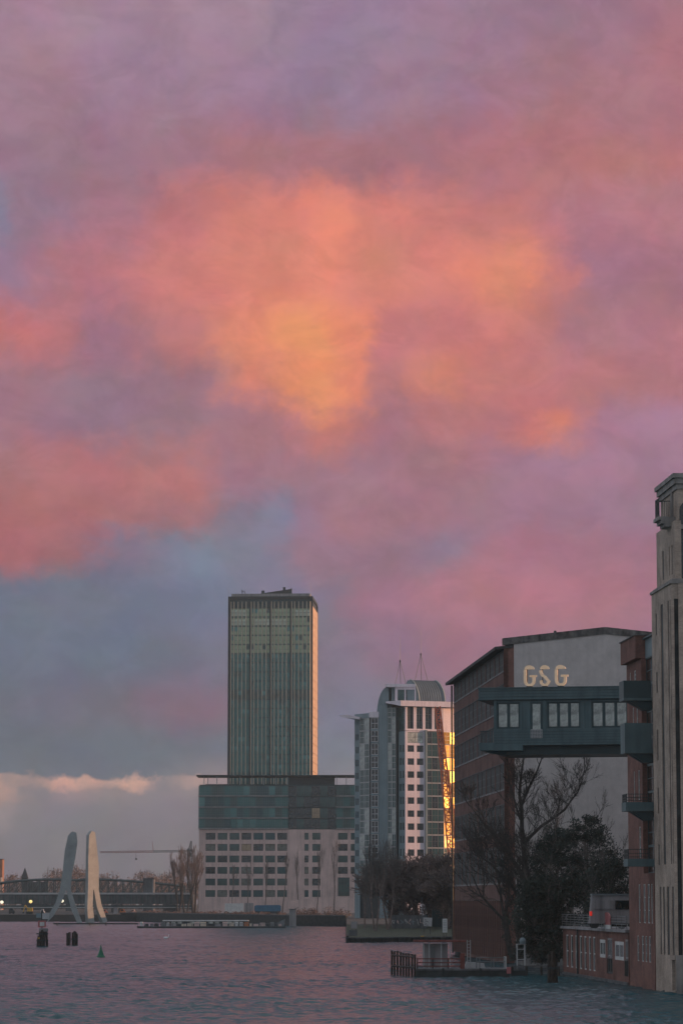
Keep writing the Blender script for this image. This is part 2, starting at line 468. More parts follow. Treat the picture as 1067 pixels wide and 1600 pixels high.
# ------------------------------------------------------------------ mesh helpers
class MB:
    def __init__(self):
        self.v, self.f = [], []

    def hexa(self, c):
        """eight corners: 0-3 bottom ring, 4-7 top ring"""
        o = len(self.v)
        self.v += [tuple(p) for p in c]
        self.f += [(o, o + 3, o + 2, o + 1), (o + 4, o + 5, o + 6, o + 7)] + [(o + i, o + (i + 1) % 4, o + 4 + (i + 1) % 4, o + 4 + i) for i in range(4)]
        return self

    def box(self, x0, x1, y0, y1, z0, z1):
        return self.hexa([(x0, y0, z0), (x1, y0, z0), (x1, y1, z0), (x0, y1, z0), (x0, y0, z1), (x1, y0, z1), (x1, y1, z1), (x0, y1, z1)])

    def prism(self, poly, z0, z1):
        """polygon counter-clockwise from above; z0 / z1 numbers or lists"""
        n, o = len(poly), len(self.v)
        zz0 = z0 if isinstance(z0, (list, tuple)) else [z0] * n
        zz1 = z1 if isinstance(z1, (list, tuple)) else [z1] * n
        self.v += [(p[0], p[1], zz0[i]) for i, p in enumerate(poly)] + [(p[0], p[1], zz1[i]) for i, p in enumerate(poly)]
        self.f.append(tuple(o + i for i in reversed(range(n))))
        self.f.append(tuple(o + n + i for i in range(n)))
        self.f += [(o + i, o + (i + 1) % n, o + n + (i + 1) % n, o + n + i) for i in range(n)]
        return self

    def extrude_y(self, poly, y0, y1):
        """outline in x,z (counter-clockwise seen from -y) given a thickness along y"""
        n, o = len(poly), len(self.v)
        self.v += [(p[0], y0, p[1]) for p in poly] + [(p[0], y1, p[1]) for p in poly]
        self.f.append(tuple(o + i for i in range(n)))
        self.f.append(tuple(o + n + i for i in reversed(range(n))))
        self.f += [(o + (i + 1) % n, o + i, o + n + i, o + n + (i + 1) % n) for i in range(n)]
        return self

    def tube(self, p, q, r0, r1=None, n=6, cap=True):
        p, q = Vector(p), Vector(q)
        r1 = r0 if r1 is None else r1
        d = (q - p)
        if d.length < 1e-6:
            return self
        d.normalize()
        a = d.orthogonal().normalized()
        b = d.cross(a)
        o = len(self.v)
        for c, r in ((p, r0), (q, r1)):
            for i in range(n):
                t = 2 * math.pi * i / n
                self.v.append(tuple(c + a * (math.cos(t) * r) + b * (math.sin(t) * r)))
        self.f += [(o + i, o + (i + 1) % n, o + n + (i + 1) % n, o + n + i) for i in range(n)]
        if cap:
            self.f.append(tuple(o + i for i in reversed(range(n))))
            self.f.append(tuple(o + n + i for i in range(n)))
        return self

    def lathe(self, prof, n=14, c=(0, 0, 0)):
        o = len(self.v)
        for r, z in prof:
            for i in range(n):
                t = 2 * math.pi * i / n
                self.v.append((c[0] + r * math.cos(t), c[1] + r * math.sin(t), c[2] + z))
        for k in range(len(prof) - 1):
            for i in range(n):
                a, b = o + k * n + i, o + k * n + (i + 1) % n
                self.f.append((a, b, b + n, a + n))
        self.f.append(tuple(o + i for i in reversed(range(n))))
        self.f.append(tuple(o + (len(prof) - 1) * n + i for i in range(n)))
        return self

    def mesh(self, name, material):
        me = bpy.data.meshes.new(name)
        me.from_pydata(self.v, [], self.f)
        me.materials.append(material)
        me.update()
        return me

    def build(self, name, material, parent=None, local=False, smooth=False):
        """world-coordinate mesh; under a parent the verts are moved into the thing's frame"""
        if parent is not None and not local:
            base = world_loc(parent)
            self.v = [(a - base.x, b - base.y, c - base.z) for a, b, c in self.v]
        me = self.mesh(name, material)
        if smooth:
            for p in me.polygons:
                p.use_smooth = True
        return link(name, me, parent)


def world_loc(o):
    p = Vector(o.location)
    while o.parent:
        o = o.parent
        p += Vector(o.location)
    return p


def link(name, me, parent=None, loc=(0, 0, 0), rotz=0.0):
    o = bpy.data.objects.new(name, me)
    COL.objects.link(o)
    o.parent = parent
    o.location = loc
    o.rotation_euler = (0, 0, rotz)
    return o


def tag(o, label=None, cat=None, group=None, kind=None):
    for k, v in (('label', label), ('category', cat), ('group', group), ('kind', kind)):
        if v:
            o[k] = v
    return o


def thing(name, label, cat, loc=(0, 0, 0), group=None, rotz=0.0):
    return tag(link(name, None, None, loc, rotz), label, cat, group)


def struct(name, mb, material):
    o = mb.build(name, material)
    o['kind'] = 'structure'
    return o


class Facade:
    """a vertical wall plane from plan point A (left, seen from outside) to B (right)"""

    def __init__(self, A, B, py=1300):
        self.A, self.B = Vector((A[0], A[1])), Vector((B[0], B[1]))
        self.t = (self.B - self.A).normalized()
        self.n = Vector((self.t.y, -self.t.x))
        self.L = (self.B - self.A).length
        self.rot = math.atan2(self.t.y, self.t.x)

    def u(self, px, py=1300):
        return (on_line(self.A, self.t, px, py) - self.A).dot(self.t)

    def z(self, py, u=0.0):
        return zat((self.A + self.t * u).y, py)

    def P(self, u, out=0.0, z=0.0):
        p = self.A + self.t * u + self.n * out
        return Vector((p.x, p.y, z))

    def box(self, mb, u0, u1, z0, z1, o0, o1):
        """o0 inner offset, o1 outer offset (metres proud of the plane)"""
        c = [self.P(u0, o1, z0), self.P(u1, o1, z0), self.P(u1, o0, z0), self.P(u0, o0, z0)]
        return mb.hexa(c + [Vector((p.x, p.y, z1)) for p in c])

    def place(self, name, me, parent, u, z, out=0.0):
        p = self.P(u, out, z)
        return link(name, me, parent, p - world_loc(parent), self.rot)

    def pierced(self, mb, U0, U1, Z0, Z1, rows, depth=0.4):
        """a wall layer with real openings; rows = [(z0, z1, [(u0, u1), ...])] from the bottom up"""
        zc = Z0
        for z0, z1, ops in sorted(rows):
            if z0 > zc + 0.01:
                self.box(mb, U0, U1, zc, z0, -depth, 0)
            uc = U0
            for a, b in sorted(ops):
                if a > uc + 0.01:
                    self.box(mb, uc, a, z0, z1, -depth, 0)
                uc = max(uc, b)
            if U1 > uc + 0.01:
                self.box(mb, uc, U1, z0, z1, -depth, 0)
            zc = z1
        if Z1 > zc + 0.01:
            self.box(mb, U0, U1, zc, Z1, -depth, 0)
        return mb


MESHES = {}


def window_meshes(w, h, cols, rws, frame, pane, bar=0.06):
    key = (round(w, 2), round(h, 2), cols, rws, frame, pane, bar)
    if key not in MESHES:
        b = bar
        f = MB()
        f.box(-w / 2, w / 2, -0.06, 0.06, 0, b).box(-w / 2, w / 2, -0.06, 0.06, h - b, h)
        f.box(-w / 2, -w / 2 + b, -0.055, 0.055, b, h - b).box(w / 2 - b, w / 2, -0.055, 0.055, b, h - b)
        for i in range(1, cols):
            x = -w / 2 + w * i / cols
            f.box(x - b * .4, x + b * .4, -0.05, 0.05, b, h - b)
        for i in range(1, rws):
            z = h * i / rws
            f.box(-w / 2 + b, w / 2 - b, -0.045, 0.045, z - b * .4, z + b * .4)
        g = MB().box(-w / 2 + b * .5, w / 2 - b * .5, -0.02, 0.02, b * .5, h - b * .5)
        MESHES[key] = (f.mesh('window', M[frame]), g.mesh('pane', M[pane]))
    return MESHES[key]


def window(fac, parent, u0, u1, z0, z1, cols=2, rws=1, frame='dark_metal', pane='glass_dark', out=-0.22, name='window', bar=0.07):
    fm, pm = window_meshes(u1 - u0, z1 - z0, cols, rws, frame, pane, bar)
    o = fac.place(name, fm, parent, (u0 + u1) / 2, z0, out)
    link('pane', pm, o)
    return o


# ------------------------------------------------------------------ setting: water and land
W_DIR = ray(230, HORIZON)
W_DIR = Vector((W_DIR.x, W_DIR.y)).normalized()          # the near right bank runs along this line
W0 = on_z(1030, 1549, 0.0)
W0 = Vector((W0.x, W0.y))


def bank(px, py=1450):
    return on_line(W0, W_DIR, px, py)


def river():
    # choppy surface: a sum of short wind waves on a grid that coarsens with distance, over the wide flat sheet
    rows = [172.0]
    while rows[-1] < 1120:
        rows.append(rows[-1] + 0.2 * (rows[-1] / 180.0) ** 1.3)
    ncol = 400
    yy = np.array(rows)[:, None] * np.ones((1, ncol))
    half = 0.125 * yy + 8.0
    xx = half * np.linspace(-1, 1, ncol)[None, :]
    zz = np.zeros_like(xx)
    rs = np.random.RandomState(5)
    nw = 56
    lam = 0.55 * (3.0 / 0.55) ** rs.rand(nw)
    ang = np.radians(-70 + rs.normal(0, 34, nw))
    ph = rs.rand(nw) * 6.283
    amp = lam ** 0.85
    slope = np.sqrt(0.5 * np.sum((amp * 2 * np.pi / lam) ** 2))
    amp *= WAVE_SLOPE / slope
    for l_, a_, p_, m_ in zip(lam, ang, ph, amp):
        k = 2 * np.pi / l_
        zz += m_ * np.sin(k * (math.cos(a_) * xx + math.sin(a_) * yy) + p_)
    # gusts: calmer and rougher patches
    gust = np.zeros_like(xx)
    for i in range(14):
        l_ = 9 * (90 / 9.0) ** rs.rand()
        a_ = rs.rand() * 6.283
        gust += np.sin(2 * np.pi / l_ * (math.cos(a_) * xx * 1.6 + math.sin(a_) * yy * .7) + rs.rand() * 6.283)
    zz *= np.clip(0.88 + 0.07 * gust, 0.5, 1.3)
    nr = len(rows)
    me = bpy.data.meshes.new('river_water')
    co = np.stack([xx, yy, zz], -1).reshape(-1, 3)
    flat = np.array([(-3500, -400, -.4), (3500, -400, -.4), (3500, 4200, -.4), (-3500, 4200, -.4)])
    co = np.concatenate([co, flat]).astype(np.float32)
    i = (np.arange(nr - 1)[:, None] * ncol + np.arange(ncol - 1)[None, :]).ravel()
    q = np.stack([i, i + 1, i + ncol + 1, i + ncol], -1)
    q = np.concatenate([q, [[nr * ncol, nr * ncol + 1, nr * ncol + 2, nr * ncol + 3]]]).astype(np.int32)
    me.vertices.add(len(co))
    me.vertices.foreach_set('co', co.ravel())
    me.loops.add(q.size)
    me.loops.foreach_set('vertex_index', q.ravel())
    me.polygons.add(len(q))
    me.polygons.foreach_set('loop_start', np.arange(len(q), dtype=np.int32) * 4)
    me.polygons.foreach_set('use_smooth', np.ones(len(q), dtype=bool))
    me.update(calc_edges=True)
    me.validate()
    me.materials.append(water_mat())
    link('river_water', me)['kind'] = 'structure'


WAVE_SLOPE = 0.25
river()

GZ = 2.4
g = MB()
a0, a1, a2, a3 = at(-40, 1430, 1090), at(215, 1430, 1085), at(330, 1430, 985), at(452, 1430, 905)
a4, a5 = at(541, 1430, 885), at(541, 1450, 640)
g.prism([(-3400, 1100), (a0.x, a0.y), (a1.x, a1.y), (a2.x, a2.y), (a3.x, a3.y), (a4.x, a4.y), (a5.x, a5.y), (60, 620), (400, 640), (3400, 640), (3400, 4100), (-3400, 4100)], -0.6, GZ)
struct('ground', g, M['earth'])

# lower grassy bank in front of the bare trees
b0, b1 = on_z(541, 1473), on_z(712, 1471)
g = MB()
pts = [(b0.x, b0.y), (b1.x + 2, b1.y), (b1.x + 40, b1.y), (b1.x + 40, 640), (a5.x, 640)]
g.prism(pts, -0.6, [0.75, 0.75, 0.75, GZ + 0.004, GZ + 0.004])
struct('grass_bank', g, M['grass'])

# yard behind the right-hand river wall
QZ = 1.3
p0, p1, p2, p3 = bank(1040, 1500), bank(990, 1500), bank(790, 1450), bank(711, 1450)
g = MB()
inn = Vector((W_DIR.y, -W_DIR.x))    # away from the river
g.prism([tuple(p1 + inn * 1.0), tuple(p1 + inn * 200), tuple(p3 + inn * 200), (b1.x + 41, b1.y + 2), (b1.x + 2.4, b1.y + 2), tuple(p3 + inn * 1.0)], -0.6, QZ)
struct('yard', g, M['paving'])
g = MB()
q = bank(1050, 1500) - W_DIR * 90
g.prism([tuple(q + inn * 1.0), tuple(q + inn * 200), tuple(p1 + inn * 200), tuple(p1 + inn * 1.0)], -0.6, QZ)
struct('pavement', g, M['paving'])


# ------------------------------------------------------------------ office tower (far)
def office_tower():
    th = R(3.0)
    t = Vector((math.cos(th), -math.sin(th)))
    A = on_line(Vector((-45.2, 1250)), t, 356, 1100)
    B = on_line(A, t, 488.5, 1100)
    fr = Facade(A, B)
    W_ = fr.L
    d = Vector((math.sin(th), math.cos(th)))
    C_, D_ = B + d * W_, A + d * W_
    sd = Facade(B, C_)
    ztop = fr.z(934, 0)
    root = thing('office_tower', 'tallest building, a square glass high-rise with bronze fins and sunlit right edge', 'building', (A.x, A.y, GZ))
    s = 0.45
    q = [A + t * s + d * s, B - t * s + d * s, C_ - t * s - d * s, D_ + t * s - d * s]
    MB().prism([tuple(p) for p in q], GZ, ztop - 0.6).build('core', M['dark_metal'], root)
    MB().prism([tuple(A), tuple(B), tuple(C_), tuple(D_)], ztop - 0.6, ztop + 0.5).build('roof_edge', M['dark_metal'], root)
    # pale glass parapet set back
    s = 1.2
    q = [A + t * s + d * s, B - t * s + d * s, C_ - t * s - d * s, D_ + t * s - d * s]
    MB().prism([tuple(p) for p in q], ztop + 0.5, ztop + 1.7).build('parapet', M['concrete'], root)
    # corner columns
    for f_, u0, u1 in ((fr, 0, 0.75), (fr, W_ - 0.75, W_), (sd, W_ - 0.6, W_)):
        mb = MB()
        f_.box(mb, u0, u1, GZ, ztop - 0.6, -0.5, 0.05)
        mb.build('corner_column', M['dark_metal'], root)
    floor_h = 3.66
    n_fl = int((ztop - 4.4 - GZ) / floor_h)
    z_start = ztop - 4.4 - n_fl * floor_h
    # crown louvres
    mb = MB()
    fr.box(mb, 0.75, W_ - 0.75, ztop - 4.2, ztop - 0.6, -0.5, -0.28)
    mb.build('louvre_band', M['teal_dark'], root)
    bays = 4
    bw = (W_ - 1.5) / bays
    z_pale = fr.z(1030)
    z_mech0, z_mech1 = fr.z(1090), fr.z(1078)
    rnd = random.Random(77)
    blinds = {(0, 0): (0, 4), (0, 3): (1, 5), (1, 0): (0, 4), (1, 1): (1, 5), (1, 2): (0, 4)}
    for k in range(n_fl):
        z0 = z_start + k * floor_h
        row = n_fl - 1 - k
        if z0 + floor_h < 40:
            continue
        mb = MB()
        fr.box(mb, 0.75, W_ - 0.75, z0, z0 + 0.55, -0.5, -0.2)
        sp = mb.build('spandrel', M['teal_dark'], root)
        for b in range(bays):
            u0 = 0.75 + b * bw + 0.35
            u1 = 0.75 + (b + 1) * bw - 0.35
            mm = 'glass_pale' if z0 > z_pale - 1 else ('glass_teal' if z_mech0 - 2 < z0 < z_mech1 - 1 else 'glass_green')
            key = ('tp', round(u1 - u0, 2), mm)
            if key not in MESHES:
                ww = u1 - u0
                gm = MB()
                gm.box(-ww / 2, ww / 2, -0.05, 0.05, 0, floor_h - 0.55)
                MESHES[key] = gm.mesh('glass_panel', M[mm])
                gm = MB()
                gm.box(-ww / 2, ww / 2, -0.09, -0.051, 1.35, 1.47)
                MESHES['tt'] = gm.mesh('transom', M['teal_dark'])
            pane = fr.place('glass_panel', MESHES[key], root, (u0 + u1) / 2, z0 + 0.55, -0.3)
            link('transom', MESHES['tt'], pane)
            for j in range(5):
                if (row, b) in blinds or rnd.random() > .22:
                    continue
                mv = rnd.choice(['glass_teal', 'glass_green_dark', 'glass_green_light', 'glass_green_light'])
                kk = ('pv', mv, j)
                if kk not in MESHES:
                    ww = u1 - u0
                    MESHES[kk] = MB().box(-ww / 2 + ww * j / 5 + .05, -ww / 2 + ww * (j + 1) / 5 - .05, -0.085, -0.052, 1.5, floor_h - .62).mesh('pane', M[mv])
                link('pane', MESHES[kk], pane)
            if (row, b) in blinds:
                lo, hi = blinds[(row, b)]
                ww = u1 - u0
                bl = MB().box(-ww / 2 + ww * lo / 5, -ww / 2 + ww * hi / 5, -0.086, -0.053, 0.15, floor_h - 1.15)
                link('blind', bl.mesh('blind', M['blind']), pane)
    # projecting fins
    fz0, fz1 = 40.0, ztop - 1.6
    key = MB().prism([(-0.19, 0.0), (0.0, -0.32), (0.19, 0.0), (0.19, 0.15), (-0.19, 0.15)], 0, fz1 - fz0).mesh('fin', M['fin'])
    gapm = MB().box(-0.28, 0.28, -0.02, 0.2, 0, fz1 - fz0).mesh('bay_joint', M['dark_metal'])
    for b in range(bays):
        for j in range(1, 5):
            fr.place('fin', key, root, 0.75 + b * bw + bw * j / 5, fz0, 0.0)
        fr.place('fin', key, root, 0.75 + b * bw + 0.45, fz0, 0.0)
    for b in range(1, bays):
        fr.place('bay_joint', gapm, root, 0.75 + b * bw, fz0, 0.0)
    fr.place('fin', key, root, W_ - 0.95, fz0, 0.0)
    # sunlit side, one panel per storey
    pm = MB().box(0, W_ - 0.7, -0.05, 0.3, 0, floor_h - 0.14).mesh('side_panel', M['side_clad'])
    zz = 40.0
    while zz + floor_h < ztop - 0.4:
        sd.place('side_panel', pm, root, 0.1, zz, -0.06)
        zz += floor_h
    # roof plant: a rising dark wedge, small kit, two thin masts
    c = (A + B) / 2 + d * 8
    zr = ztop + 1.7
    xa, xb = at(397, 925, c.y).x, at(456, 925, c.y).x
    MB().hexa([(xa, c.y, zr), (xb, c.y, zr), (xb, c.y + 6, zr), (xa, c.y + 6, zr), (xa, c.y, zr + 0.3), (xb, c.y, zr + 2.6), (xb, c.y + 6, zr + 2.6), (xa, c.y + 6, zr + 0.3)]).build('roof_plant', M['dark_metal'], root)
    for px, w_, h_ in ((411, 1.2, 2.0), (444, 1.0, 3.4), (455, .5, 2.9)):
        x = at(px, 920, c.y).x
        MB().box(x - w_ / 2, x + w_ / 2, c.y + 1, c.y + 2.2, zr, zr + h_).build('roof_unit', M['dark_metal'], root)
    x = at(381, 920, c.y).x
    mb = MB()
    mb.tube((x - .6, c.y, zr), (x - .6, c.y, zr + 2.2), .14).tube((x + .9, c.y, zr), (x + .2, c.y, zr + 1.9), .12).tube((x - .9, c.y, zr + 1.9), (x, c.y, zr + 1.2), .12)
    mb.build('davit', M['dark_metal'], root)
    for px, h_ in ((358, 5), (486, 6)):
        x = at(px, 930, c.y).x
        MB().tube((x, c.y - 6, ztop + .5), (x, c.y - 6, ztop + h_), .05, .03).build('mast', M['grey_metal'], root)


office_tower()


# ------------------------------------------------------------------ lower office block in front of the tower
def office_block():
    Y = 1222.0
    A, B = at(311, 1350, Y), at(575, 1350, Y)
    fr = Facade(A, B)
    z = fr.z
    root = thing('office_block', 'low-rise office block below the tower, glass upper storeys over pinkish stone with square windows', 'building', (A.x, A.y, GZ))
    L_ = fr.L
    depth = 24.0
    zs = z(1296)
    # recessed core
    MB().box(A.x + .5, B.x - .5, Y + .45, Y + depth, GZ, zs - .3).build('core', M['dark_metal'], root)
    u = lambda px: fr.u(px, 1350)
    cols = [321.5 + 18.65 * i for i in range(7)]
    rows_y = [1301.3, 1318.7, 1336.8, 1354.6, 1372.8, 1390.8]
    rows = []
    wins = []
    for i, ry in enumerate(rows_y):
        z1, z0 = z(ry), z(ry + 10.7)
        ops = [(u(c), u(c + 15.2)) for c in cols]
        ops += [(u(475.8), u(482)), (u(488), u(500.6))]
        if i < 4:
            ops.append((u(528), u(543)))
        ops.append((u(548), u(563))) if i < 4 else None
        rows.append((z0, z1, ops))
        wins += [(a, b, z0, z1) for a, b in ops]
    wall = MB()
    fr.pierced(wall, 0, L_, GZ, zs, rows, 0.45)
    wall.build('stone_wall', M['wall_pink'], root)
    MB().box(A.x, A.x + .45, Y + .45, Y + depth, GZ, zs).build('side_wall', M['wall_pink'], root)
    rnd = random.Random(4)
    for k, (a, b, z0, z1) in enumerate(wins):
        lit = k in (20, 13 + 0)
        wide = b - a > 2.5
        window(fr, root, a, b, z0, z1, 2 if wide else 1, 1, 'dark_metal', 'lit_window' if k == 14 else rnd.choice(['glass_teal', 'glass_dark', 'glass_teal', 'glass_green_dark', 'blind_dim', 'glass_dark']), -0.3, bar=0.12)
    # tall entrance glazing on the right
    window(fr, root, u(528), u(546), z(1400), z(1371), 4, 5, 'dark_metal', 'glass_teal', 0.12, 'entrance_glazing', 0.12)
    # glazed storeys
    gy = [1227.5, 1244.5, 1261.8, 1279.0, 1295.5]
    MB().box(at(309.5, 1260, Y).x + .6, B.x, Y + .8, Y + depth, zs - .3, z(1226)).build('glazed_core', M['teal_dark'], root)
    for i in range(4):
        z1, z0 = z(gy[i]), z(gy[i + 1])
        sl = MB()
        fr.box(sl, u(309.5), u(450.5), z0 - .05, z0 + .42, -1.0, .5)
        sl.build('floor_edge', M['concrete'], root)
        sl = MB()
        fr.box(sl, u(525), L_, z0 - .05, z0 + .42, -1.0, .5)
        sl.build('floor_edge', M['concrete'], root)
        n = 14
        for j in range(n):
            a, b = u(310 + (450 - 310) * j / n), u(310 + (450 - 310) * (j + 1) / n)
            window(fr, root, a + .02, b - .02, z0 + .45, z1 - .08, 3, 2, 'bridge_green', rnd.choice(['glass_green', 'glass_green', 'glass_teal', 'glass_green_light', 'glass_green_dark']), -0.3, 'glazed_panel', .14)
        for a_, b_ in ((451, 463), (463, 475), (475, 487), (487, 500), (500, 512), (512, 524.5)):
            lit = (a_ == 487 and i == 2)
            window(fr, root, u(a_) + .02, u(b_) - .02, z0 + .1, z1 - .1, 3, 2, 'dark_metal', 'lit_window' if lit else rnd.choice(['glass_teal', 'glass_dark', 'glass_dark']), -0.5, 'glazed_panel', .1)
        for j in range(4):
            a, b = u(525 + 11 * j), u(525 + 11 * (j + 1))
            window(fr, root, a + .02, b - .02, z0 + .45, z1 - .08, 3, 2, 'bridge_green', rnd.choice(['glass_green', 'glass_teal']), -0.3, 'glazed_panel', .14)
    # balcony rails in front of the glazed storeys
    for i in range(4):
        z0 = z(gy[i + 1])
        rl = MB()
        fr.box(rl, u(309.5), u(450.5), z0 + 1.45, z0 + 1.52, .36, .44)
        rl.build('handrail', M['grey_metal'], root)
    # terrace storey and thin oversailing roof
    zt = z(1226)
    MB().box(A.x + 2, at(451, 1220, Y).x, Y + 9, Y + 14, zt, zt + .5).build('terrace_kerb', M['dark_metal'], root)
    bx0, bx1 = at(451, 1220, Y).x, at(523, 1220, Y).x
    MB().box(bx0, bx1, Y + 1, Y + 12, zt, z(1213.5)).build('plant_room', M['dark_metal'], root)
    x0, x1 = at(307.5, 1212, Y).x, at(556, 1212, Y).x
    MB().hexa([(x0, Y - 1.4, z(1213)), (x1, Y - 1.4, z(1213)), (x1, Y + 16, z(1213)), (x0, Y + 16, z(1213)),
               (x0, Y - 1.4, z(1211)), (x1, Y - 1.4, z(1211)), (x1, Y + 16, z(1211)), (x0, Y + 16, z(1211))]).build('roof_canopy', M['dark_metal'], root)
    post = MB().box(-.14, .14, -.14, .14, 0, z(1213.2) - zt).mesh('post', M['pale_metal'])
    for px in (319, 325, 339, 357, 375, 394, 412, 431, 449, 526, 541):
        link('post', post, root, Vector((at(px, 1220, Y).x, Y + 1.2, zt)) - world_loc(root))


office_block()


# ------------------------------------------------------------------ pale twin high-rise with barrel roofs
def pale_highrise():
    base = 850.0
    z = lambda py, Y=base: zat(Y, py)
    pl = lambda px, Y: (at(px, 1250, Y).x, Y)
    K = pl(633.2, base)
    sc = base / F
    h_t = Vector((math.cos(R(25)), math.sin(R(25))))
    HI = on_line(Vector(K), h_t, 664.7, 1250)
    IJ = on_line(Vector(K), h_t, 692.5, 1250)
    jn = R(42)
    j_t = Vector((math.cos(jn), math.sin(jn)))
    JE = on_line(IJ, j_t, 712, 1250)
    G0 = pl(623, base + 4.0)
    root = thing('pale_high_rise', 'pale high-rise with barrel-vaulted zinc roof, oversailing slab and pink sunlit face', 'building', (K[0], K[1], GZ))
    back = 22.0
    ztop = z(1100)
    # right-hand tower body (set back behind its facade layers)
    off = .35
    poly = [(G0[0] + .3, G0[1] + .2), (K[0] + .1, K[1] + .45), (HI.x - .1, HI.y + .4), (IJ.x, IJ.y + .45), (JE.x, JE.y + .45), (JE.x - 4, JE.y + back), (G0[0] + .3, G0[1] + back)]
    MB().prism(poly, GZ, ztop).build('core', M['dark_metal'], root)
    fh = Facade(K, HI)
    fg = Facade(G0, K)
    fi = Facade(HI, IJ)
    fj = Facade(IJ, JE)
    step = 20.35
    tops = [1164.3 + step * i for i in range(11)]
    rows, rg = [], []
    u = fh.u
    for ty in tops:
        z1, z0 = z(ty), z(ty + 10.2)
        rows.append((z0, z1, [(u(636.8, 1250), u(647, 1250)), (u(651.2, 1250), u(661.6, 1250))]))
        rg.append((z0, z1 + .2, [(fg.L * .14, fg.L * .38), (fg.L * .56, fg.L * .8)]))
    big = (z(1160.5), z(1143.5), [(u(636.6, 1250), u(661.4, 1250))])
    wl = MB()
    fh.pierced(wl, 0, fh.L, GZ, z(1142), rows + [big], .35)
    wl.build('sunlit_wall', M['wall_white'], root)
    for z0, z1, ops in rows:
        for a, b in ops:
            window(fh, root, a, b, z0, z1, 2, 2, 'dark_metal', 'glass_dark', -.2, bar=.1)
    a, b = big[2][0]
    window(fh, root, a, b, big[0], big[1], 2, 2, 'grey_metal', 'glass_sky_pale', -.2, bar=.1)
    wl = MB()
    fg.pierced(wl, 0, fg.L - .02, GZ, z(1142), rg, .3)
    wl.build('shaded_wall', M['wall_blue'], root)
    for z0, z1, ops in rg:
        for a, b in ops:
            window(fg, root, a, b, z0, z1, 1, 1, 'dark_metal', 'glass_teal', -.2, bar=.08)
    # loggia storey: pillars under the slab
    zl0, zl1 = z(1141), z(1104)
    loga = Facade(K, IJ)
    for px0, px1 in ((633.2, 636.3), (646.2, 650.5), (660.4, 664.2), (674.8, 678.6), (688, 691.5)):
        mb = MB()
        loga.box(mb, loga.u(px0, 1120), loga.u(px1, 1120), zl0, zl1, -.5, .0)
        mb.build('pillar', M['wall_white'], root)
    mb = MB()
    loga.box(mb, 0, loga.L, zl0 - .05, zl0 + .45, -.5, .06)
    mb.build('loggia_sill', M['wall_white'], root)
    for px0, px1 in ((636.3, 646.2), (650.5, 660.4), (664.2, 674.8), (678.6, 688)):
        window(loga, root, loga.u(px0, 1120) + .02, loga.u(px1, 1120) - .02, zl0 + .5, zl1, 2, 3, 'grey_metal', 'glass_dark', -.4, 'loggia_window', .09)
    window(fg, root, .05, fg.L - .1, z(1140), z(1105), 3, 2, 'grey_metal', 'glass_teal', -.15, 'loggia_window', .09)
    mb = MB()
    fj.box(mb, 0, fj.L, z(1142), z(1104), -.3, 0)
    mb.build('bay_top', M['wall_white'], root)
    # glass bay between the pink wall and the corner
    nfl = [z(1142 + step * i) for i in range(13)]
    for k in range(12):
        z1, z0 = nfl[k], nfl[k + 1]
        n = 3
        for j in range(n):
            a, b = fi.L * j / n, fi.L * (j + 1) / n
            window(fi, root, a + .06, b - .03, z0 + .22, z1 - .02, 2, 2, 'grey_metal', 'glass_teal' if (j + k) % 3 else 'glass_dark', .15, 'bay_window', .09)
        sl = MB()
        fi.box(sl, 0, fi.L, z0 - .02, z0 + .2, -.3, .3)
        sl.build('floor_edge', M['pale_metal'], root)
        for j in range(2):
            a, b = fj.L * j / 2, fj.L * (j + 1) / 2
            gw = window(fj, root, a + .06, b - .03, z0 + .14, z1 - .02, 2, 3, 'fin', ('glass_gold_dim' if (k * 7 + j * 3) % 5 == 1 else 'glass_gold') if k < 9 else 'glass_teal', .05, 'corner_window', .1)
            gw.rotation_euler.z += R(((k * 37 + j * 53) % 11 - 5) * .7)
    mb = MB()
    fi.box(mb, -.25, .35, GZ, z(1140), -.2, .55)
    mb.build('corner_pier', M['wall_blue'], root)
    # slab roof oversailing to the left, with a pointed tip
    zs0, zs1 = z(1103.5), z(1095)
    tip = at(602.5, 1098, base + 3)
    MB().prism([(tip.x, tip.y), (K[0] - 1.2, K[1] - 1.6), (JE.x + 1.5, JE.y - 2.5), (JE.x, JE.y + back), (G0[0] - 2, G0[1] + 14)], [zs1 - .4, zs0, zs0, zs0, zs0], zs1).build('roof_slab', M['wall_white'], root)
    # penthouse and vaults
    xl, xr = at(617.5, 1085, base).x, at(650, 1085, base).x
    yb = base + 5
    zp = z(1071.5)
    pf = Facade((xl, yb), (xr, yb))
    MB().box(xl + .1, xr - .1, yb + .35, yb + 12, zs1, zp).build('penthouse_core', M['dark_metal'], root)
    wl = MB()
    pf.pierced(wl, 0, pf.L, zs1, zp, [(zs1 + .4, zp - .7, [(.7, 2.6), (2.9, pf.L - .3)])], .35)
    wl.build('penthouse_wall', M['wall_white'], root)
    window(pf, root, .7, 2.6, zs1 + .4, zp - .7, 1, 1, 'grey_metal', 'glass_teal', -.2, 'penthouse_window', .09)
    window(pf, root, 2.9, pf.L - .3, zs1 + .4, zp - .7, 3, 2, 'grey_metal', 'glass_dark', -.2, 'penthouse_window', .09)
    MB().box(at(603, 1085, base).x, xr, yb - .5, yb + 12, zp, zp + .8).build('penthouse_roof', M['wall_white'], root)
    MB().box(at(608, 1085, base).x, xl + .05, yb + 1.2, yb + 12, zs1, zp).build('penthouse_flank', M['wall_blue'], root)
    # barrel vault: axis runs right and away, ribbed zinc, pale end arches
    va, vb = at(637, 1090, base + 4), at(699, 1090, base + 6)
    rise = z(1060.5) - zs1
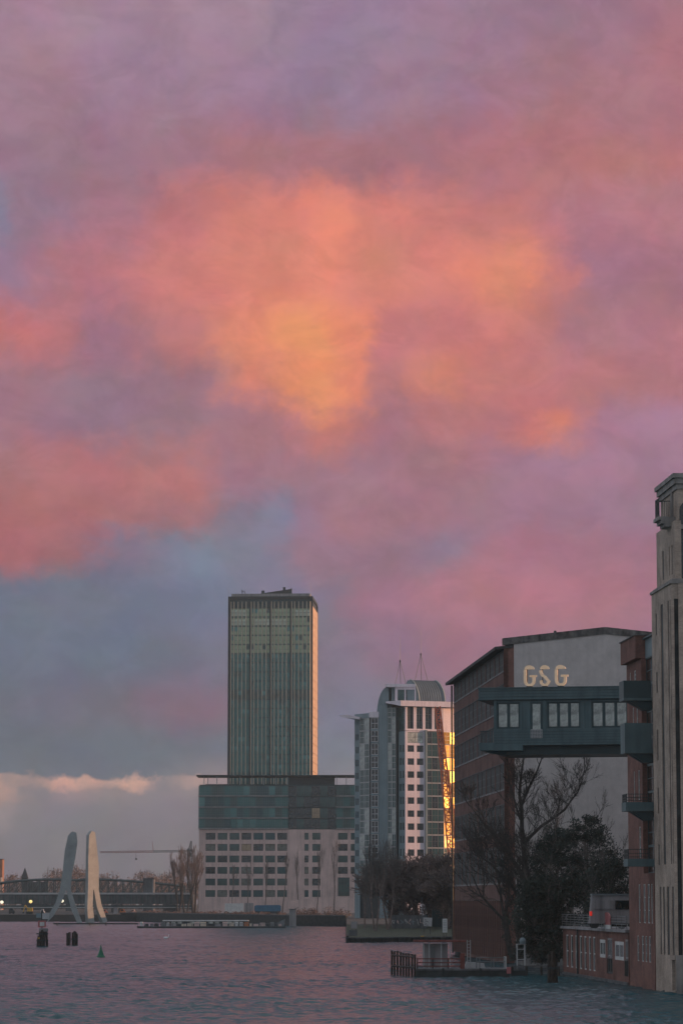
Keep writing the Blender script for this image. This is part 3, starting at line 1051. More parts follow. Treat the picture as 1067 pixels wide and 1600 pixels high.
    def arch(x0, x1, y0, y1, r_, m, nm, seg=14, sharp=1.0):
        mb = MB()
        n = seg
        ring = []
        for i in range(n + 1):
            a_ = math.pi * .5 * i / n
            ring.append((math.cos(a_) ** sharp, math.sin(a_)))
        o = len(mb.v)
        for (cx_, s_) in ring:
            mb.v.append((x0 + 0, y1 - (y1 - y0) * cx_, zs1 + r_ * s_))
            mb.v.append((x1 + 0, y1 - (y1 - y0) * cx_, zs1 + r_ * s_))
        for i in range(n):
            mb.f.append((2 * i, 2 * i + 1, 2 * i + 3, 2 * i + 2))
        # ends and back
        k = len(mb.v)
        mb.v += [(x0, y1, zs1), (x1, y1, zs1)]
        mb.f.append(tuple([2 * i for i in reversed(range(n + 1))][::-1]) + (k,))
        mb.f.append(tuple(2 * i + 1 for i in reversed(range(n + 1))) + (k + 1,))
        mb.f.append((2 * n, 2 * n + 1, k + 1, k))
        return mb.build(nm, m, root)
    # curved roof drawn in profile: a quarter barrel falling to the right, seen obliquely
    def vault(px0, px1, y0, y1, nm, material, grow=0.0):
        """profile in x: flat crown then a falling curve, extruded in depth"""
        x0, x1 = at(px0, 1090, base).x, at(px1, 1090, base).x
        n = 12
        prof = [(x0, zs1), (x1 + grow, zs1)]
        cx0 = x0 + (x1 - x0) * .62
        for i in range(n + 1):
            a_ = math.pi / 2 * i / n
            prof.append((cx0 + (x1 + grow - cx0) * math.cos(a_), zs1 + (rise + grow) * math.sin(a_)))
        prof.append((x0, zs1 + rise + grow))
        return MB().extrude_y(prof, y0, y1).build(nm, material, root)
    def skew_vault():
        # left end arch at px 636..655, right end arch at 694..698
        n = 12
        mb = MB()
        dx = at(680, 1090, base).x - at(638, 1090, base).x
        def prof(xs, w_, y_):
            out = []
            for i in range(n + 1):
                a_ = math.pi / 2 * i / n
                out.append((xs + w_ * math.sin(a_) , y_, zs1 + rise * math.cos(a_)))
            return out
        xs0 = at(640.5, 1090, base).x
        w_ = at(655, 1090, base).x - xs0
        rib0 = prof(xs0, w_, base + 5.6)
        xs1 = at(680, 1090, base).x
        rib1 = prof(xs1, at(696, 1090, base).x - xs1, base + 9.0)
        o = 0
        mb.v += rib0 + rib1
        for i in range(n):
            mb.f.append((i, i + 1, n + 1 + i + 1, n + 1 + i))
        # solid: back wall + ends
        k = len(mb.v)
        xb0 = at(636.5, 1090, base).x
        mb.v += [(xb0, base + 14, zs1), (xb0, base + 14, zs1 + rise), (xs1, base + 18, zs1 + rise), (xs1 + 3, base + 18, zs1)]
        mb.f.append((k + 1, 0, n + 1, k + 2))
        mb.f.append(tuple(range(n, -1, -1)) + (k + 1, k))
        mb.f.append(tuple(range(n + 1, 2 * n + 2)) + (k + 3, k + 2))
        mb.build('vault_roof', M['roof_metal'], root)
        # standing seams
        for s_ in range(1, 11):
            f_ = s_ / 11
            sm = MB()
            for i in range(0, n):
                pa = Vector(rib0[i]).lerp(Vector(rib1[i]), f_)
                pb = Vector(rib0[i + 1]).lerp(Vector(rib1[i + 1]), f_)
                sm.tube(pa, pb, .13, n=4, cap=False)
            sm.build('seam', M['grey_metal'], root)
        for rb, nm in ((rib0, 'arch_edge'), (rib1, 'arch_edge')):
            sm = MB()
            for i in range(n):
                sm.tube(rb[i], rb[i + 1], .34, n=6)
            sm.build(nm, M['wall_blue'], root)
        # end wall of the vault facing left
        e = MB()
        pts = [(p[0], p[2]) for p in rib0]
        xl_ = at(636.5, 1090, base).x
        e.extrude_y([(xl_, zs1), (pts[-1][0] - .4, zs1)] + [(p[0] - .35, p[1] - .1) for p in reversed(pts)] + [(xl_, zs1 + rise)], base + 5.15, base + 5.5)
        e.build('vault_end_wall', M['wall_blue'], root)
    skew_vault()
    # left-hand tower
    pts = [pl(554, base + 12), pl(561.8, base + 10), pl(577, base + 6.5), pl(592, base + 6), pl(605.6, base + 5.2), pl(618.4, base + 4.2)]
    zl = z(1112)
    zd = z(1110)
    MB().prism([(pts[0][0] + .4, pts[0][1] + .5), (pts[1][0] + .3, pts[1][1] + .5), (pts[2][0] + .2, pts[2][1] + .5), (pts[3][0], pts[3][1] + .5), (pts[5][0] + .1, pts[5][1] + .5), (G0[0] + .28, G0[1] + .9), (G0[0] + .28, G0[1] + 18), (pts[0][0] + .4, pts[0][1] + 14)], GZ, zl).build('left_core', M['dark_metal'], root)
    MB().prism([(pts[4][0], pts[4][1] + .2), (pts[5][0], pts[5][1] + .2), (G0[0] + .25, G0[1] + .6), (G0[0] + .25, G0[1] + 14), (pts[4][0], pts[4][1] + 14)], zl - 2, zs0 - .02).build('upper_core', M['teal_dark'], root)
    fa, fb, fc, fd, fe = [Facade(pts[i], pts[i + 1]) for i in range(5)]
    ra = []
    for ty in tops + [1143.9]:
        ra.append((z(ty + 10), z(ty), [(fa.L * .2, fa.L * .42), (fa.L * .58, fa.L * .8)]))
    wl = MB()
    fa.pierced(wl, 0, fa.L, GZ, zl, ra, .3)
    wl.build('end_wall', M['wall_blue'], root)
    for z0, z1, ops in ra:
        for a, b in ops:
            window(fa, root, a, b, z0, z1, 1, 1, 'dark_metal', 'glass_dark', -.2, bar=.06)
    for k in range(13):
        z1, z0 = z(1119 + step * k), z(1119 + step * (k + 1))
        for f_, n, c_ in ((fb, 2, 3), (fe, 2, 2)):
            for j in range(n):
                a, b = f_.L * j / n, f_.L * (j + 1) / n
                window(f_, root, a + .02, b - .02, z0, z1 - .04, c_, 2, 'pale_metal', 'glass_sky_pale' if (j * 3 + k * 5) % 7 in (1, 3) else 'glass_teal', -.05, 'curtain_wall_panel', .13)
        window(fc, root, .5, fc.L - .15, z0 + .35, z1 - .02, 2, 2, 'pale_metal', 'glass_dark', .1, 'oriel_window', .2)
        sl = MB()
        fc.box(sl, .3, fc.L, z0, z0 + .32, -.3, .35)
        sl.build('floor_edge', M['wall_blue'], root)
    for j in range(2):
        window(fe, root, fe.L * j / 2 + .02, fe.L * (j + 1) / 2 - .02, z(1118.8), z(1104.2), 2, 2, 'pale_metal', 'glass_teal', -.05, 'curtain_wall_panel', .13)
    for f_ in (fb,):
        mb = MB()
        f_.box(mb, 0, f_.L, z(1119), zl, -.3, .05)
        mb.build('fascia', M['wall_blue'], root)
    mb = MB()
    fc.box(mb, 0, fc.L, z(1119), zd, -.3, .4)
    mb.build('fascia', M['wall_white'], root)
    mb = MB()
    fd.box(mb, 0, fd.L, GZ, z(1100), -.4, .12)
    mb.build('blank_wall', M['wall_blue'], root)
    # quarter-vault shoulder climbing behind the blank wall
    n = 10
    x0, x1 = at(589.5, 1090, base).x, at(606, 1090, base).x
    prof = [(x0, z(1112)), (at(612, 1090, base).x, z(1112)), (at(612, 1090, base).x, z(1071)), (x1, z(1071))]
    for i in range(1, n):
        a_ = math.pi / 2 * i / n
        prof.append((x1 - (x1 - x0) * math.sin(a_), z(1112) + (z(1071) - z(1112)) * math.cos(a_)))
    MB().extrude_y(prof, base + 6.2, base + 16).build('shoulder_vault', M['wall_blue'], root)
    # winged canopy at far left
    zc = z(1117)
    w_ = [at(529, 1116, base + 12), at(540, 1114.5, base + 9), at(562, 1116, base + 9), at(562, 1116, base + 14)]
    MB().prism([(w_[0].x, w_[0].y), (at(541, 1116, base).x, base + 7), (w_[2].x, base + 8), (w_[2].x, base + 15), (w_[0].x + 2.5, base + 15)],
               [zc + .35, zc - .35, zc - .75, zc - .75, zc + .2], [zc + .5, zc + .5, zc - .1, zc - .1, zc + .5]).build('wing_canopy', M['wall_white'], root)
    # two tripod masts
    for ap, l0, l1, top, Yd in (((624.9, 1033), (616.6, 1070), (635, 1070), 994, base + 7), ((657.2, 1022.5), (648, 1061), (668, 1061), 984, base + 9)):
        a_ = at(ap[0], ap[1], Yd)
        mb = MB()
        for lx, ly, dy in ((l0[0], l0[1], 0), (l1[0], l1[1], 0), ((l0[0] + l1[0]) / 2, l0[1], 4)):
            mb.tube(at(lx, ly, Yd + dy) - Vector((0, 0, .4)), a_, .07, .07)
        mb.build('tripod', M['grey_metal'], root)
        MB().tube(a_ - Vector((0, 0, .3)), at(ap[0], top, Yd), .06, .03).build('mast', M['grey_metal'], root)
        MB().lathe([(.12, -.4), (.22, 0), (.12, .4)], 8, a_).build('mast_joint', M['dark_metal'], root)


pale_highrise()


# ------------------------------------------------------------------ brown brick riverside factory with grey gable
def brick_factory():
    C0 = bank(788, 1250)
    C1 = bank(709.5, 1300)
    fr = Facade(C1, C0)
    gd = Vector((W_DIR.y, -W_DIR.x))               # along the gable, away from river
    root = thing('brick_factory', 'long brown brick factory with window bands and a grey rendered gable behind the teal bridge', 'building', (C0.x, C0.y, QZ))
    L_ = fr.L
    uf = L_ * .05
    Yf = fr.P(uf).y
    zf = lambda py: zat(Yf, py)                    # heights read off the far end
    eave = zat(C0.y, 1011)
    wid = 62.0
    s = .5
    a, b = fr.P(0, -s), fr.P(L_, -s)
    b_in = b - Vector((W_DIR.x, W_DIR.y, 0)) * -s
    corner = [a + Vector((W_DIR.x, W_DIR.y, 0)) * -s, b_in, b_in + Vector((gd.x, gd.y, 0)) * (wid - 1), a + Vector((gd.x, gd.y, 0)) * (wid - 1)]
    MB().prism([(p.x, p.y) for p in corner], .2, eave - .5).build('core', M['dark_metal'], root)
    rows_py = [(1406, 1472), (1335, 1383), (1278, 1313), (1222, 1256), (1167, 1198), (1115, 1149), (1070, 1096)]
    rows, wins = [], []
    bays = 6
    bw = L_ / bays
    for i, (t_, b_) in enumerate(rows_py):
        z1, z0 = zf(t_), zf(b_)
        ops = []
        for k in range(bays):
            n = 4 if i == 0 else 2
            m = .55
            for j in range(n):
                g0 = k * bw + m / 2 + (bw - m) * j / n
                g1 = k * bw + m / 2 + (bw - m) * (j + 1) / n
                gp = .75 if i == 0 else .28
                ops.append((g0 + gp / 2, g1 - gp / 2))
        rows.append((z0, z1, ops))
        for o_ in ops:
            wins.append((o_[0], o_[1], z0, z1, i))
    wall = MB()
    fr.pierced(wall, 0, L_, .1, eave - .3, rows, .5)
    wall.build('river_wall', M['brick_brown'], root)
    rnd = random.Random(9)
    for (a_, b_, z0, z1, i) in wins:
        open_door = (i == 6 and 3 * bw < a_ < 4 * bw)
        window(fr, root, a_, b_, z0, z1, 1 if i == 0 else 3, 3 if i == 0 else 3, 'dark_metal' if open_door else 'frame_dull', 'glass_matte', -.1, bar=.1)
    # brick piers standing proud on the ground storey
    pm = MB().box(-.2, .2, -.18, .1, 0, rows[0][1] - .6).mesh('brick_pier', M['brick_brown'])
    for k in range(bays * 4 + 1):
        fr.place('brick_pier', pm, root, min(L_ - .2, max(.2, bw / 4 * k)), .5, 0)
    # thin pale sill lines
    for z0, z1, ops in rows[1:]:
        sl = MB()
        fr.box(sl, .02, L_ - .02, z0 - .16, z0 - .02, -.2, .07)
        sl.build('sill', M['concrete'], root)
        sl = MB()
        fr.box(sl, .02, L_ - .02, z1 + .02, z1 + .13, -.2, .05)
        sl.build('lintel', M['concrete_dark'], root)
    # eaves
    ev = MB()
    pA, pB = fr.P(-1.2, 1.0, 0), fr.P(L_ + .05, 1.0, 0)
    qA, qB = fr.P(-1.2, -1.0, 0), fr.P(L_ + .05, -1.0, 0)
    c = [pA, pB, qB, qA]
    z_lo = [eave - .32, eave - .32, eave - .1, eave - .1]
    ev.hexa([(p.x, p.y, z_lo[i]) for i, p in enumerate(c)] + [(p.x, p.y, z_lo[i] + .35) for i, p in enumerate(c)])
    ev.build('eaves', M['roof_dark'], root)
    dp = MB()
    dp.tube(fr.P(-.1, .25, .3), fr.P(-.1, .25, eave - .4), .13)
    dp.build('downpipe', M['dark_metal'], root)
    # gable wall: brick strip by the river, grey render beyond
    G = Facade(C0, C0 + gd * wid)
    ub = G.u(804, 1250)
    MB().prism([], 0, 0) if False else None
    mb = MB()
    G.box(mb, 0, ub, .1, eave - .02, -.5, 0)
    mb.build('gable_brick', M['brick_red'], root)
    zc0, zpk, ze = zat(C0.y, 998), zat(C0.y, 979.5), zat(C0.y, 987)
    upk, ue = G.u(945, 1000), G.u(1018, 1000)
    slope = (zpk - ze) / max(.1, ue - upk)
    u_end = wid
    z_end = zpk - (u_end - upk) * slope
    prof = [(ub, .1), (u_end, .1), (u_end, z_end), (upk, zpk), (ub, zc0 + (zpk - zc0) * ub / upk)]
    mb = MB()
    front = [G.P(p[0], 0.0, p[1]) for p in prof]
    rear = [G.P(p[0], -.5, p[1]) for p in prof]
    n = len(prof)
    mb.v = [tuple(p) for p in front + rear]
    mb.f = [tuple(range(n)), tuple(range(2 * n - 1, n - 1, -1))] + [((i + 1) % n, i, n + i, n + (i + 1) % n) for i in range(n)]
    mb.build('gable_wall', M['render_grey'], root)
    # weathered coping following the gable line, roof behind
    cp = MB()
    line = [(-.1, zc0 - (zpk - zc0) * .0), (upk, zpk), (u_end, z_end)]
    for (ua, za), (ub_, zb) in zip(line, line[1:]):
        k = 6
        for i in range(k):
            fa_, fb_ = i / k, (i + 1) / k
            u0, u1 = ua + (ub_ - ua) * fa_, ua + (ub_ - ua) * fb_
            z0, z1 = za + (zb - za) * fa_, za + (zb - za) * fb_
            c = [G.P(u0, .12, z0 - .75), G.P(u1, .12, z1 - .75), G.P(u1, -.7, z1 - .75), G.P(u0, -.7, z0 - .75)]
            d_ = [G.P(u0, .12, z0 + .05), G.P(u1, .12, z1 + .05), G.P(u1, -.7, z1 + .05), G.P(u0, -.7, z0 + .05)]
            cp.hexa(c + d_)
    cp.build('gable_coping', M['coping'], root)
    rf = MB()
    far = Vector((W_DIR.x, W_DIR.y, 0)) * L_
    ring = [G.P(.3, -.6, eave + .3), G.P(upk, -.6, zpk - .5), G.P(u_end, -.6, z_end - .5)]
    rf.v = [tuple(p) for p in ring] + [tuple(p + far) for p in ring] + [tuple(Vector((p.x, p.y, eave - 1))) for p in ring] + [tuple(Vector(((p + far).x, (p + far).y, eave - 1))) for p in ring]
    rf.f = [(0, 1, 4, 3), (1, 2, 5, 4), (0, 3, 9, 6), (2, 8, 11, 5), (6, 9, 10, 7), (7, 10, 11, 8), (3, 4, 10, 9), (4, 5, 11, 10), (0, 6, 7, 1), (1, 7, 8, 2)]
    rf.build('roof', M['roof_dark'], root)
    vp = G.P(G.u(867.5, 990), -.4, 0)
    zv = zat(C0.y, 988)
    MB().tube((vp.x, vp.y, zv - .6), (vp.x, vp.y, zv + .25), .16).build('vent_pipe', M['dark_metal'], root)
    # letters with added glow are a sign of their own
    return G, root


GABLE, FACTORY = brick_factory()


# ------------------------------------------------------------------ teal connecting bridge
def teal_bridge():
    Y0 = 328.0
    A = at(771, 1120, Y0)
    B = Vector((at(992, 1120, Y0 - 3).x, Y0 - 3))
    fr = Facade((A.x, A.y), (B.x, B.y))
    root = thing('teal_footbridge', 'enclosed teal panelled bridge with wide windows hung across the grey gable', 'footbridge', (A.x, A.y, zat(Y0, 1179)))
    u = lambda px: fr.u(px, 1120)
    z = lambda py: zat(Y0, py)
    L_ = fr.L
    dep = 9.0
    uL = u(748)
    back = MB()
    fr.box(back, .3, L_, z(1160), z(1094), -dep, -.45)
    back.build('core', M['teal_dark'], root)
    # roof fascia in grooved boards
    for i in range(4):
        z1, z0 = z(1076 + 4.6 * i), z(1076 + 4.6 * (i + 1) - .7)
        mb = MB()
        fr.box(mb, uL, L_, z0, z1, -dep - .2, .35 - (0.0 if i != 1 else .06))
        mb.build('fascia_board', M['teal'], root)
    mb = MB()
    fr.box(mb, uL + .1, L_, z(1094.8), z(1076.4), -dep, .2)
    mb.build('fascia_back', M['teal_dark'], root)
    mb = MB()
    fr.box(mb, uL - .06, L_, z(1076), z(1074.6), -dep - .3, .45)
    mb.build('roof_edge', M['teal'], root)
    # window zone with posts
    ops = [(u(776.3), u(811.5)), (u(829), u(846.6)), (u(854.8), u(906)), (u(924), u(980))]
    wl = MB()
    fr.pierced(wl, 0, L_, z(1140), z(1094.8), [(z(1138.5), z(1098), ops)], .4)
    wl.build('window_wall', M['teal'], root)
    for (a, b), n in zip(ops, (2, 1, 3, 3)):
        if n == 1:
            continue
        for j in range(n):
            window(fr, root, a + (b - a) * j / n, a + (b - a) * (j + 1) / n, z(1138.5), z(1098), 1, 1, 'teal_dark', 'glass_sky_pale', -.18, bar=.16)
    a, b = ops[1]
    d = window(fr, root, a, b, z(1155), z(1098), 1, 1, 'teal_dark', 'glass_sky_pale', .03, 'glazed_door', .18)
    gr = MB()
    for i in range(7):
        zz = z(1154) + (z(1141) - z(1154)) * i / 6
        fr.box(gr, a, b, zz, zz + .05, .14, .19)
    for i in range(8):
        uu = a + (b - a) * i / 7
        fr.box(gr, uu - .02, uu + .02, z(1154), z(1141), .195, .22)
    gr.build('door_grille', M['pale_metal'], root)
    # posts standing proud between windows
    for p0, p1 in ((771.5, 775), (812.5, 815.5), (824, 828), (848, 853), (908, 913), (919, 923)):
        mb = MB()
        fr.box(mb, u(p0), u(p1), z(1141), z(1095), -.2, .08)
        mb.build('post', M['teal'], root)
    # parapet boards below the windows
    for i in range(5):
        z1, z0 = z(1140.3 + 4.3 * i), z(1140.3 + 4.3 * (i + 1) - .6)
        mb = MB()
        fr.box(mb, u(771), L_, z0, z1, -.4, .12)
        mb.build('parapet_board', M['teal'], root)
    mb = MB()
    fr.box(mb, u(771.5), L_, z(1162), z(1140.5), -.5, .06)
    mb.build('parapet_back', M['teal_dark'], root)
    mb = MB()
    fr.box(mb, u(817), L_, z(1165), z(1162), -dep, .35)
    mb.build('ledge', M['teal'], root)
    # left apron drops lower
    mb = MB()
    fr.box(mb, u(771), u(816.5), z(1173), z(1161.9), -.6, .14)
    mb.build('apron', M['teal'], root)
    # underside girder
    mb = MB()
    fr.box(mb, u(778), L_, z(1179), z(1165.2), -dep + .6, -.7)
    mb.build('girder', M['teal_dark'], root)
    # end balcony on the left
    mb = MB()
    fr.box(mb, uL + .05, u(773), z(1172.5), z(1160.5), -dep, .1)
    mb.build('balcony_slab', M['teal'], root)
    bars = MB()
    for i in range(9):
        uu = uL + .2 + (u(770) - uL - .3) * i / 8
        fr.box(bars, uu - .035, uu + .035, z(1160.5), z(1143), -.03, .04)
    fr.box(bars, uL + .1, u(771), z(1143), z(1142), -.06, .07)
    bars.build('balcony_railing', M['teal_dark'], root)
    # brackets under balcony
    mb = MB()
    pa, pb = fr.P(uL + .4, -.3, z(1172.6)), fr.P(u(790), -.3, z(1172.6))
    q = fr.P(u(785), -.3, z(1179))
    c0 = [pa, pb, fr.P(u(790), -dep + .8, z(1172.6)), fr.P(uL + .4, -dep + .8, z(1172.6))]
    c1 = [fr.P(u(776), -.5, z(1178.9)), fr.P(u(790), -.5, z(1178.9)), fr.P(u(790), -dep + 1, z(1178.9)), fr.P(u(776), -dep + 1, z(1178.9))]
    mb.hexa(c1 + c0)
    mb.build('bracket', M['teal_dark'], root)
    # letters on the roof
    zt = z(1074.6)
    sgn = thing('letter_sign', 'cream GSG letters with an added glow standing on the roof of the teal bridge', 'sign', fr.P(u(819), -.2, zt))
    def cap(px0, px1, top):
        x0, x1 = u(px0), u(px1)
        c_, r_ = (x0 + x1) / 2, (x1 - x0) / 2
        h_ = z(top) - z(1046.5)
        return [(c_ - r_, z(1046.5))] + [(c_ + r_ * math.cos(a_), z(1046.5) + h_ * math.sin(a_)) for a_ in [math.pi * i / 12 for i in range(13)]]
    def stroke(path, w_):
        """flat ribbon polygon of constant width along a path (u,z)"""
        l_, r_ = [], []
        for i, p in enumerate(path):
            p0, p1 = path[max(0, i - 1)], path[min(len(path) - 1, i + 1)]
            d_ = Vector((p1[0] - p0[0], p1[1] - p0[1])).normalized()
            n_ = Vector((-d_.y, d_.x)) * (w_ / 2)
            l_.append((p[0] + n_.x, p[1] + n_.y))
            r_.append((p[0] - n_.x, p[1] - n_.y))
        return l_, r_
    def ribbon(mb, path, w_):
        l_, r_ = stroke(path, w_)
        for i in range(len(path) - 1):
            q_ = [l_[i], r_[i], r_[i + 1], l_[i + 1]]
            f_ = [fr.P(p[0], .05, p[1]) for p in q_]
            b_ = [fr.P(p[0], -.35, p[1]) for p in q_]
            mb.hexa(f_ + b_)
    def solid(mb, poly):
        f_ = [fr.P(p[0], .05, p[1]) for p in poly]
        b_ = [fr.P(p[0], -.35, p[1]) for p in poly]
        o = len(mb.v)
        n = len(poly)
        mb.v += [tuple(p) for p in f_ + b_]
        mb.f += [tuple(o + i for i in range(n)), tuple(o + n + i for i in reversed(range(n)))] + [(o + (i + 1) % n, o + i, o + n + i, o + n + (i + 1) % n) for i in range(n)]
    sw = .28
    for kind, p0, p1 in (('G', 818.5, 835.5), ('S', 843, 859), ('G', 867, 884.5)):
        mb = MB()
        solid(mb, cap(p0 + .8, p1 - .8, 1040.5))
        u0, u1 = u(p0) - .02, u(p1) + .02
        if kind == 'G':
            c_ = (u0 + u1) / 2
            r_ = (u1 - u0) / 2 - sw / 2
            zb = zt + r_ + sw / 2 + .08
            path = [(c_ - r_, z(1047.3))] + [(c_ + r_ * math.cos(a_), zb + r_ * math.sin(a_)) for a_ in [math.pi + math.pi * i / 10 for i in range(11)]] + [(c_ + r_, z(1056.5))]
            ribbon(mb, path, sw)
            ribbon(mb, [(c_ + .02, z(1057.2)), (c_ + r_ + sw / 2 + .16, z(1057.2))], sw * .75)
        else:
            c_ = (u0 + u1) / 2
            r_ = (u1 - u0) / 2 - sw / 2 + .02
            zm = z(1060)
            zb = zt + sw / 2 + .06
            rb = (zm - zb) / 2
            ru = (z(1047.5) - zm)
            path = [(c_ - r_ * 1.0, z(1048.5)), (c_ - r_ * .95, z(1052)), (c_ - r_ * .6, z(1056)), (c_, zm + .1), (c_ + r_ * .7, zm - .28), (c_ + r_, zm - rb * 1.0), (c_ + r_ * .8, zb + .25), (c_ + r_ * .3, zb), (c_ - r_ * .3, zb), (c_ - r_ * .85, zb + .22), (c_ - r_, zb + .5)]
            ribbon(mb, path, sw)
        mb.build('letter', M['sign_glow'], sgn)
        ft = MB()
        fr.box(ft, u0 + .3, u1 - .3, zt, zt + .1, -.5, .2)
        ft.build('letter_foot', M['dark_metal'], sgn)
    for p0 in (822, 846, 870):
        mb = MB()
        fr.box(mb, u(p0), u(p0) + .08, zt, z(1042), -.6, -.5)
        mb.build('letter_stay', M['dark_metal'], sgn)


teal_bridge()


# ------------------------------------------------------------------ right-hand riverside tower, brick wing and terrace house
def balcony(fr, root, u0, u1, zs, rail, px_out, panel_h, group):
    pass


def riverside_tower():
    P_far, P_mid, P_near = bank(981, 1300), bank(1021.5, 1300), bank(1053, 1300)
    fr = Facade(P_far, P_near)
    u_mid = fr.u(1021.5, 1300)
    gd = Vector((W_DIR.y, -W_DIR.x))
    wdir = Vector((W_DIR.x, W_DIR.y, 0))
    L_ = fr.L
    zm = lambda py, px=1022: zat(bank(px, 1300).y, py)
    root = thing('riverside_tower', 'tall beige brick tower with vertical slots and small top balcony at right edge', 'building', (P_near.x, P_near.y, 0))
    base = -.5
    wid = 30.0
    def pr(mb, ua, ub, inset, z0, z1, w_=wid):
        c = [fr.P(ua + inset, -inset, 0), fr.P(ub - inset, -inset, 0)]
        c += [c[1] + Vector((gd.x, gd.y, 0)) * w_, c[0] + Vector((gd.x, gd.y, 0)) * w_]
        mb.prism([(p.x, p.y) for p in c], z0, z1)
        return mb
    z_step, z_bal, z_top = zm(930), zm(834), zm(763) - 1.2
    pr(MB(), u_mid, L_, .55, base, z_step - .3).build('core', M['glass_dark'], root)
    pr(MB(), u_mid, L_, .95, z_step, z_bal).build('upper_core', M['glass_dark'], root)
    # river face with tall slots
    u = lambda px: fr.u(px, 1300)
    slots_a = [(u(1035.5), u(1039.3)), (u(1046.8), u(1048.6)), (u(1050.4), u(1051.6))]
    zz = [zm(1490), zm(1386), zm(1352), zm(960)]
    small = [(u(1027.5), u(1029.6))]
    rows = [(zm(1548, 1050), zm(1500, 1050), [(u(1046.5), u(1051.5))]),
            (zz[0], zz[1], [(u(1029.2), u(1031.2)), (u(1034), u(1036.5)), (u(1040), u(1043.5)), (u(1048), u(1050.5))])]
    # slots interrupted by little windows
    y_list = [(1352, 1325), (1290, 1240), (1122, 1092), (1085, 1053), (990, 962)]
    prev = zz[2]
    band = []
    for yb, yt in ((1352, 1320), (1272, 1232), (1190, 1142), (1085, 1053), (996, 962)):
        z0, z1 = zm(yb), zm(yt)
        if z0 > prev + .05:
            band.append((prev, z0, slots_a))
        band.append((z0, z1, small + slots_a))
        prev = z1
    band.append((prev, z_step - 1.2, slots_a))
    wl = MB()
    fr.pierced(wl, u_mid, L_, base, z_step, rows + band, .55)
    wl.build('river_wall', M['brick_beige'], root)
    for a_, b_ in slots_a:
        mb = MB()
        fr.box(mb, a_ + .02, b_ - .02, zz[2] + .02, z_step - 1.22, -.4, -.05)
        mb.build('slot_window', M['glass_matte'], root)
    for a_, b_ in rows[1][2]:
        mb = MB()
        fr.box(mb, a_ + .02, b_ - .02, zz[0] + .02, zz[1] - .02, -.4, -.05)
        mb.build('slot_window', M['glass_matte'], root)
    for z0_, z1_, ops_ in band:
        if len(ops_) > 3:
            mb = MB()
            fr.box(mb, ops_[0][0] + .02, ops_[0][1] - .02, z0_ + .02, z1_ - .02, -.4, -.05)
            mb.build('slot_window', M['glass_matte'], root)
    # ledge stones at the set-back and string course
    def ring(name, inset, z0, z1, m='stone', ua=u_mid, ub=L_):
        return pr(MB(), ua, ub, inset, z0, z1, wid).build(name, M[m], root)
    ring('ledge', -.12, z_step, z_step + .22)
    ring('ledge', .1, z_step + .22, z_step + .4)
    wl = MB()
    f2 = Facade(fr.P(u_mid, -.4, 0), fr.P(L_, -.4, 0))
    slots_u = [(u(1031.5) - u_mid, u(1034) - u_mid), (u(1042) - u_mid, u(1043.2) - u_mid), (u(1046) - u_mid, u(1047.6) - u_mid)]
    f2.pierced(wl, .4, f2.L - .4, z_step + .4, z_bal, [(z_step + .9, zm(868), slots_u)], .5)
    for a_, b_ in slots_u:
        mb = MB()
        f2.box(mb, a_ + .02, b_ - .02, z_step + .92, zm(868) - .02, -.35, -.05)
        mb.build('slot_window', M['glass_matte'], root)
    wl.build('upper_wall', M['brick_beige'], root)
    # balcony slab with rounded lower edge and railing
    zb = z_bal
    ub0, ub1 = u(1046) - 1.9, u(1046)
    for i, (o_, h0, h1) in enumerate(((.55, -.05, .22), (.8, .22, .5), (.3, -.3, -.05))):
        mb = MB()
        fr.box(mb, ub0 - o_ * .4, ub1 + .1, zb + h0, zb + h1, -.9, o_ - .15)
        mb.build('balcony_slab', M['stone'], root)
    rl = MB()
    zr0, zr1 = zb + .5, zm(796)
    for (a, b, o0, o1) in ((ub0, ub0 + .05, -.8, .55), (ub0, ub1, .5, .55)):
        fr.box(rl, a, b, zr1 - .06, zr1, o0, o1)
        fr.box(rl, a, b, zr0 + .1, zr0 + .16, o0, o1)
    for i in range(22):
        uu = ub0 + (ub1 - ub0) * i / 21
        fr.box(rl, uu - .015, uu + .015, zr0, zr1, .505, .545)
    for i in range(10):
        oo = -.8 + 1.3 * i / 9
        fr.box(rl, ub0, ub0 + .03, zr0, zr1, oo, oo + .03)
    rl.build('balcony_railing', M['dark_metal'], root)
    # top pavilion with cornice
    pr(MB(), u_mid, L_, .75, zb + .1, z_top).build('pavilion', M['brick_beige'], root)
    pl_ = MB()
    fr.box(pl_, u(1041.3), u(1043.5), zb + .5, z_top, -.76, -.6)
    pl_.build('pilaster', M['stone'], root)
    ring('cornice', .62, z_top, z_top + .4)
    ring('cornice', .45, z_top + .4, z_top + .85)
    ring('cornice', .3, z_top + .85, z_top + 1.2)
    # front face: ribs and arched window
    ff = Facade(P_near, P_near + gd * wid)
    for i in range(14):
        mb = MB()
        ff.box(mb, .20 + i * 1.0, .52 + i * 1.0, 3.0, z_step - 1.2, -.5, .02)
        mb.build('slot_window', M['glass_matte'], root)
        mb = MB()
        ff.box(mb, .52 + i * 1.0, 1.20 + i * 1.0, 3.0, z_step, -.5, .1)
        mb.build('rib', M['brick_beige'], root)
    zw0, zw1 = zm(812, 1060), zm(790, 1060)
